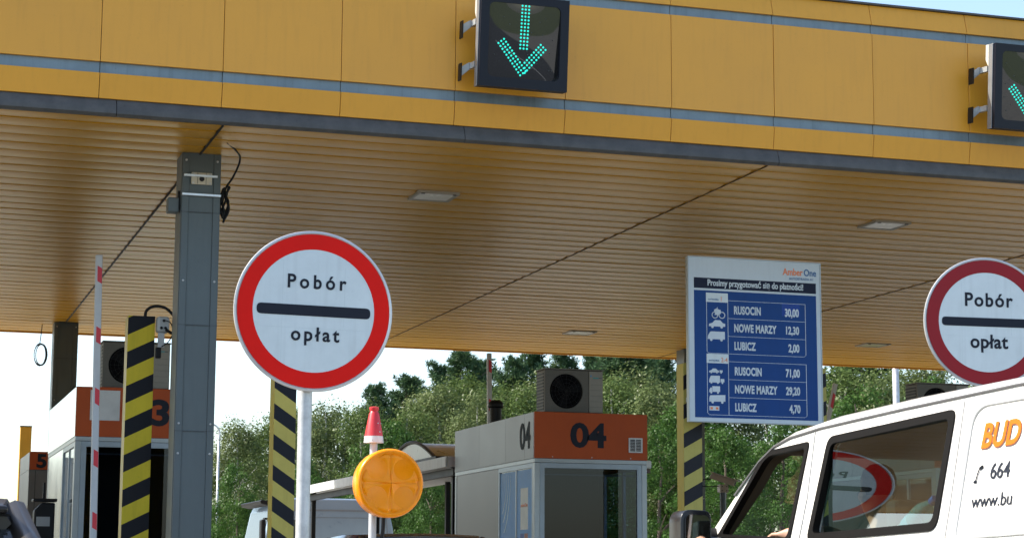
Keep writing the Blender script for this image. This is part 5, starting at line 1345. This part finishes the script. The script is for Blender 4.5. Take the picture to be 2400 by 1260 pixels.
# direction and height from measured tree tops: X/Y ratio for a pixel column, z per metre of depth
def px2(xpx, ypx, Y):
    r = Matrix(((0.95195, 0.05153, 0.30189), (-0.30622, 0.14611, 0.94068), (0.00437, -0.98793, 0.15487))) @ Vector(((xpx - 1200) / 4700, (ypx - 630) / 4700, 1))
    k = Y / r.y
    return r.x * k, 1.2 + r.z * k
TREES = [
 ('birch', 0, 556, 985, 62, 0.95, 'feathery birch standing alone just right of the grey column'),
 ('birch', 1, 655, 955, 66, 1.0, 'olive birch rising behind the middle striped post'),
 ('birch', 2, 762, 940, 64, 1.0, 'pale birch between the sign pole and the red cone'),
 ('birch', 3, 852, 945, 60, 0.9, 'pale birch directly left of the red cone'),
 ('pine', 0, 882, 908, 74, 0.9, 'spindly pine top poking up above the red cone'),
 ('birch', 1, 955, 955, 61, 1.0, 'olive birch directly right of the amber lamp'),
 ('birch', 0, 1030, 905, 66, 1.1, 'tall pale birch left of the rear barrier arm'),
 ('pine', 1, 1078, 832, 78, 1.0, 'tallest pine left of the rear barrier arm'),
 ('pine', 2, 1035, 862, 80, 0.9, 'shorter pine beside the tallest pine at left'),
 ('birch', 2, 1120, 915, 63, 0.9, 'pale birch behind the rear barrier arm'),
 ('pine', 0, 1205, 848, 79, 0.95, 'pine between the rear barrier arm and the air conditioner on booth 04'),
 ('birch', 3, 1215, 905, 62, 1.0, 'olive birch left of the air conditioner on booth 04'),
 ('pine', 2, 1320, 826, 81, 0.9, 'pine top showing just above the air conditioner on booth 04'),
 ('pine', 1, 1390, 838, 84, 0.8, 'thin pine top right above the air conditioner on booth 04'),
 ('pine', 1, 1475, 815, 72, 1.3, 'broad dark pine right of the air conditioner under the canopy edge'),
 ('pine', 2, 1555, 825, 74, 1.2, 'dark pine left of the price board under the canopy edge'),
 ('birch', 2, 1545, 900, 58, 1.0, 'pale birch between booth 04 and the striped post'),
 ('leafy', 0, 1545, 1010, 50, 0.85, 'dark leafy tree low beside the right edge of booth 04'),
 ('leafy', 1, 1010, 1120, 50, 0.75, 'dark green bushy tree low behind the shelter roof'),
 ('leafy', 2, 905, 985, 56, 0.8, 'bright green tree behind the cone and amber lamp'),
 ('leafy', 1, 560, 1090, 54, 0.8, 'low green tree right beside the grey column base'),
 ('birch', 0, 1680, 870, 60, 1.1, 'olive birch behind the price board bottom edge'),
 ('leafy', 2, 1700, 1000, 47, 0.9, 'glossy dark green tree behind the security camera'),
 ('leafy', 0, 1830, 985, 50, 0.9, 'leafy tree seen through the open van window'),
 ('birch', 3, 1800, 870, 63, 1.0, 'birch hidden behind the price board'),
 ('birch', 1, 1975, 850, 58, 1.1, 'olive birch just right of the price board'),
 ('pine', 0, 2020, 800, 70, 1.4, 'dark pine right of the price board under the canopy'),
 ('birch', 2, 2070, 880, 56, 0.9, 'pale birch left of the far lamp post above the van'),
 ('birch', 0, 2170, 845, 60, 1.1, 'olive birch between the far lamp post and the right round sign'),
 ('leafy', 0, 2190, 900, 52, 0.9, 'leafy tree behind the dark air conditioner above the van'),
 ('birch', 3, 2330, 850, 62, 1.0, 'birch behind the right round sign'),
 ('leafy', 2, 1930, 1030, 52, 0.9, 'leafy tree behind the van side window'),
 ('leafy', 1, 1330, 1010, 56, 1.0, 'leafy tree hidden behind booth 04'),
 ('leafy', 0, 720, 1080, 52, 0.8, 'low dark tree behind the pale truck cab'),
 ('birch', 2, 605, 1010, 70, 1.1, 'far olive birch in the gap left of the middle striped post'),
 ('birch', 3, 705, 960, 72, 1.1, 'far birch showing just left of the round sign pole'),
 ('birch', 1, 805, 955, 72, 1.1, 'far birch filling the gap left of the red cone'),
 ('leafy', 1, 930, 1000, 68, 1.0, 'far leafy tree right of the red cone'),
 ('birch', 0, 985, 925, 74, 1.1, 'far birch left of the shorter pine'),
 ('birch', 3, 1165, 900, 72, 1.1, 'far birch right of the rear barrier arm'),
 ('birch', 1, 1440, 880, 66, 1.1, 'birch directly right of the air conditioner on booth 04'),
 ('leafy', 2, 1620, 930, 56, 1.0, 'leafy tree directly behind the striped post under the board'),
 ('birch', 1, 2110, 860, 68, 1.2, 'far birch directly behind the far lamp post'),
 ('pine', 0, 955, 890, 82, 1.2, 'far pine between the red cone and the shorter pine'),
 ('pine', 2, 1130, 850, 84, 1.2, 'pine just left of the rear barrier arm, behind the birches'),
 ('pine', 1, 1250, 835, 86, 1.2, 'pine directly above the left corner of booth 04 air conditioner'),
 ('pine', 0, 1430, 812, 80, 1.3, 'tall pine just right of the fan of the booth 04 air conditioner'),
 ('pine', 2, 1515, 808, 78, 1.3, 'dense pine between the air conditioner and the price board'),
 ('birch', 3, 1075, 880, 76, 1.2, 'far birch beneath the tallest pine'),
 ('birch', 2, 1300, 870, 74, 1.2, 'far birch peeking beside the booth 04 air conditioner top'),
 ('birch', 0, 1490, 870, 70, 1.2, 'far birch beneath the broad dark pine'),
 ('leafy', 1, 2010, 920, 54, 1.0, 'leafy tree behind the tilted barrier arm'),
]
for kd, vr, xp, yp_, Y_, wd_, lb in TREES:
    x_, z_ = px2(xp, yp_, Y_)
    tree(kd, vr, x_, Y_, z_, wd_, lb)
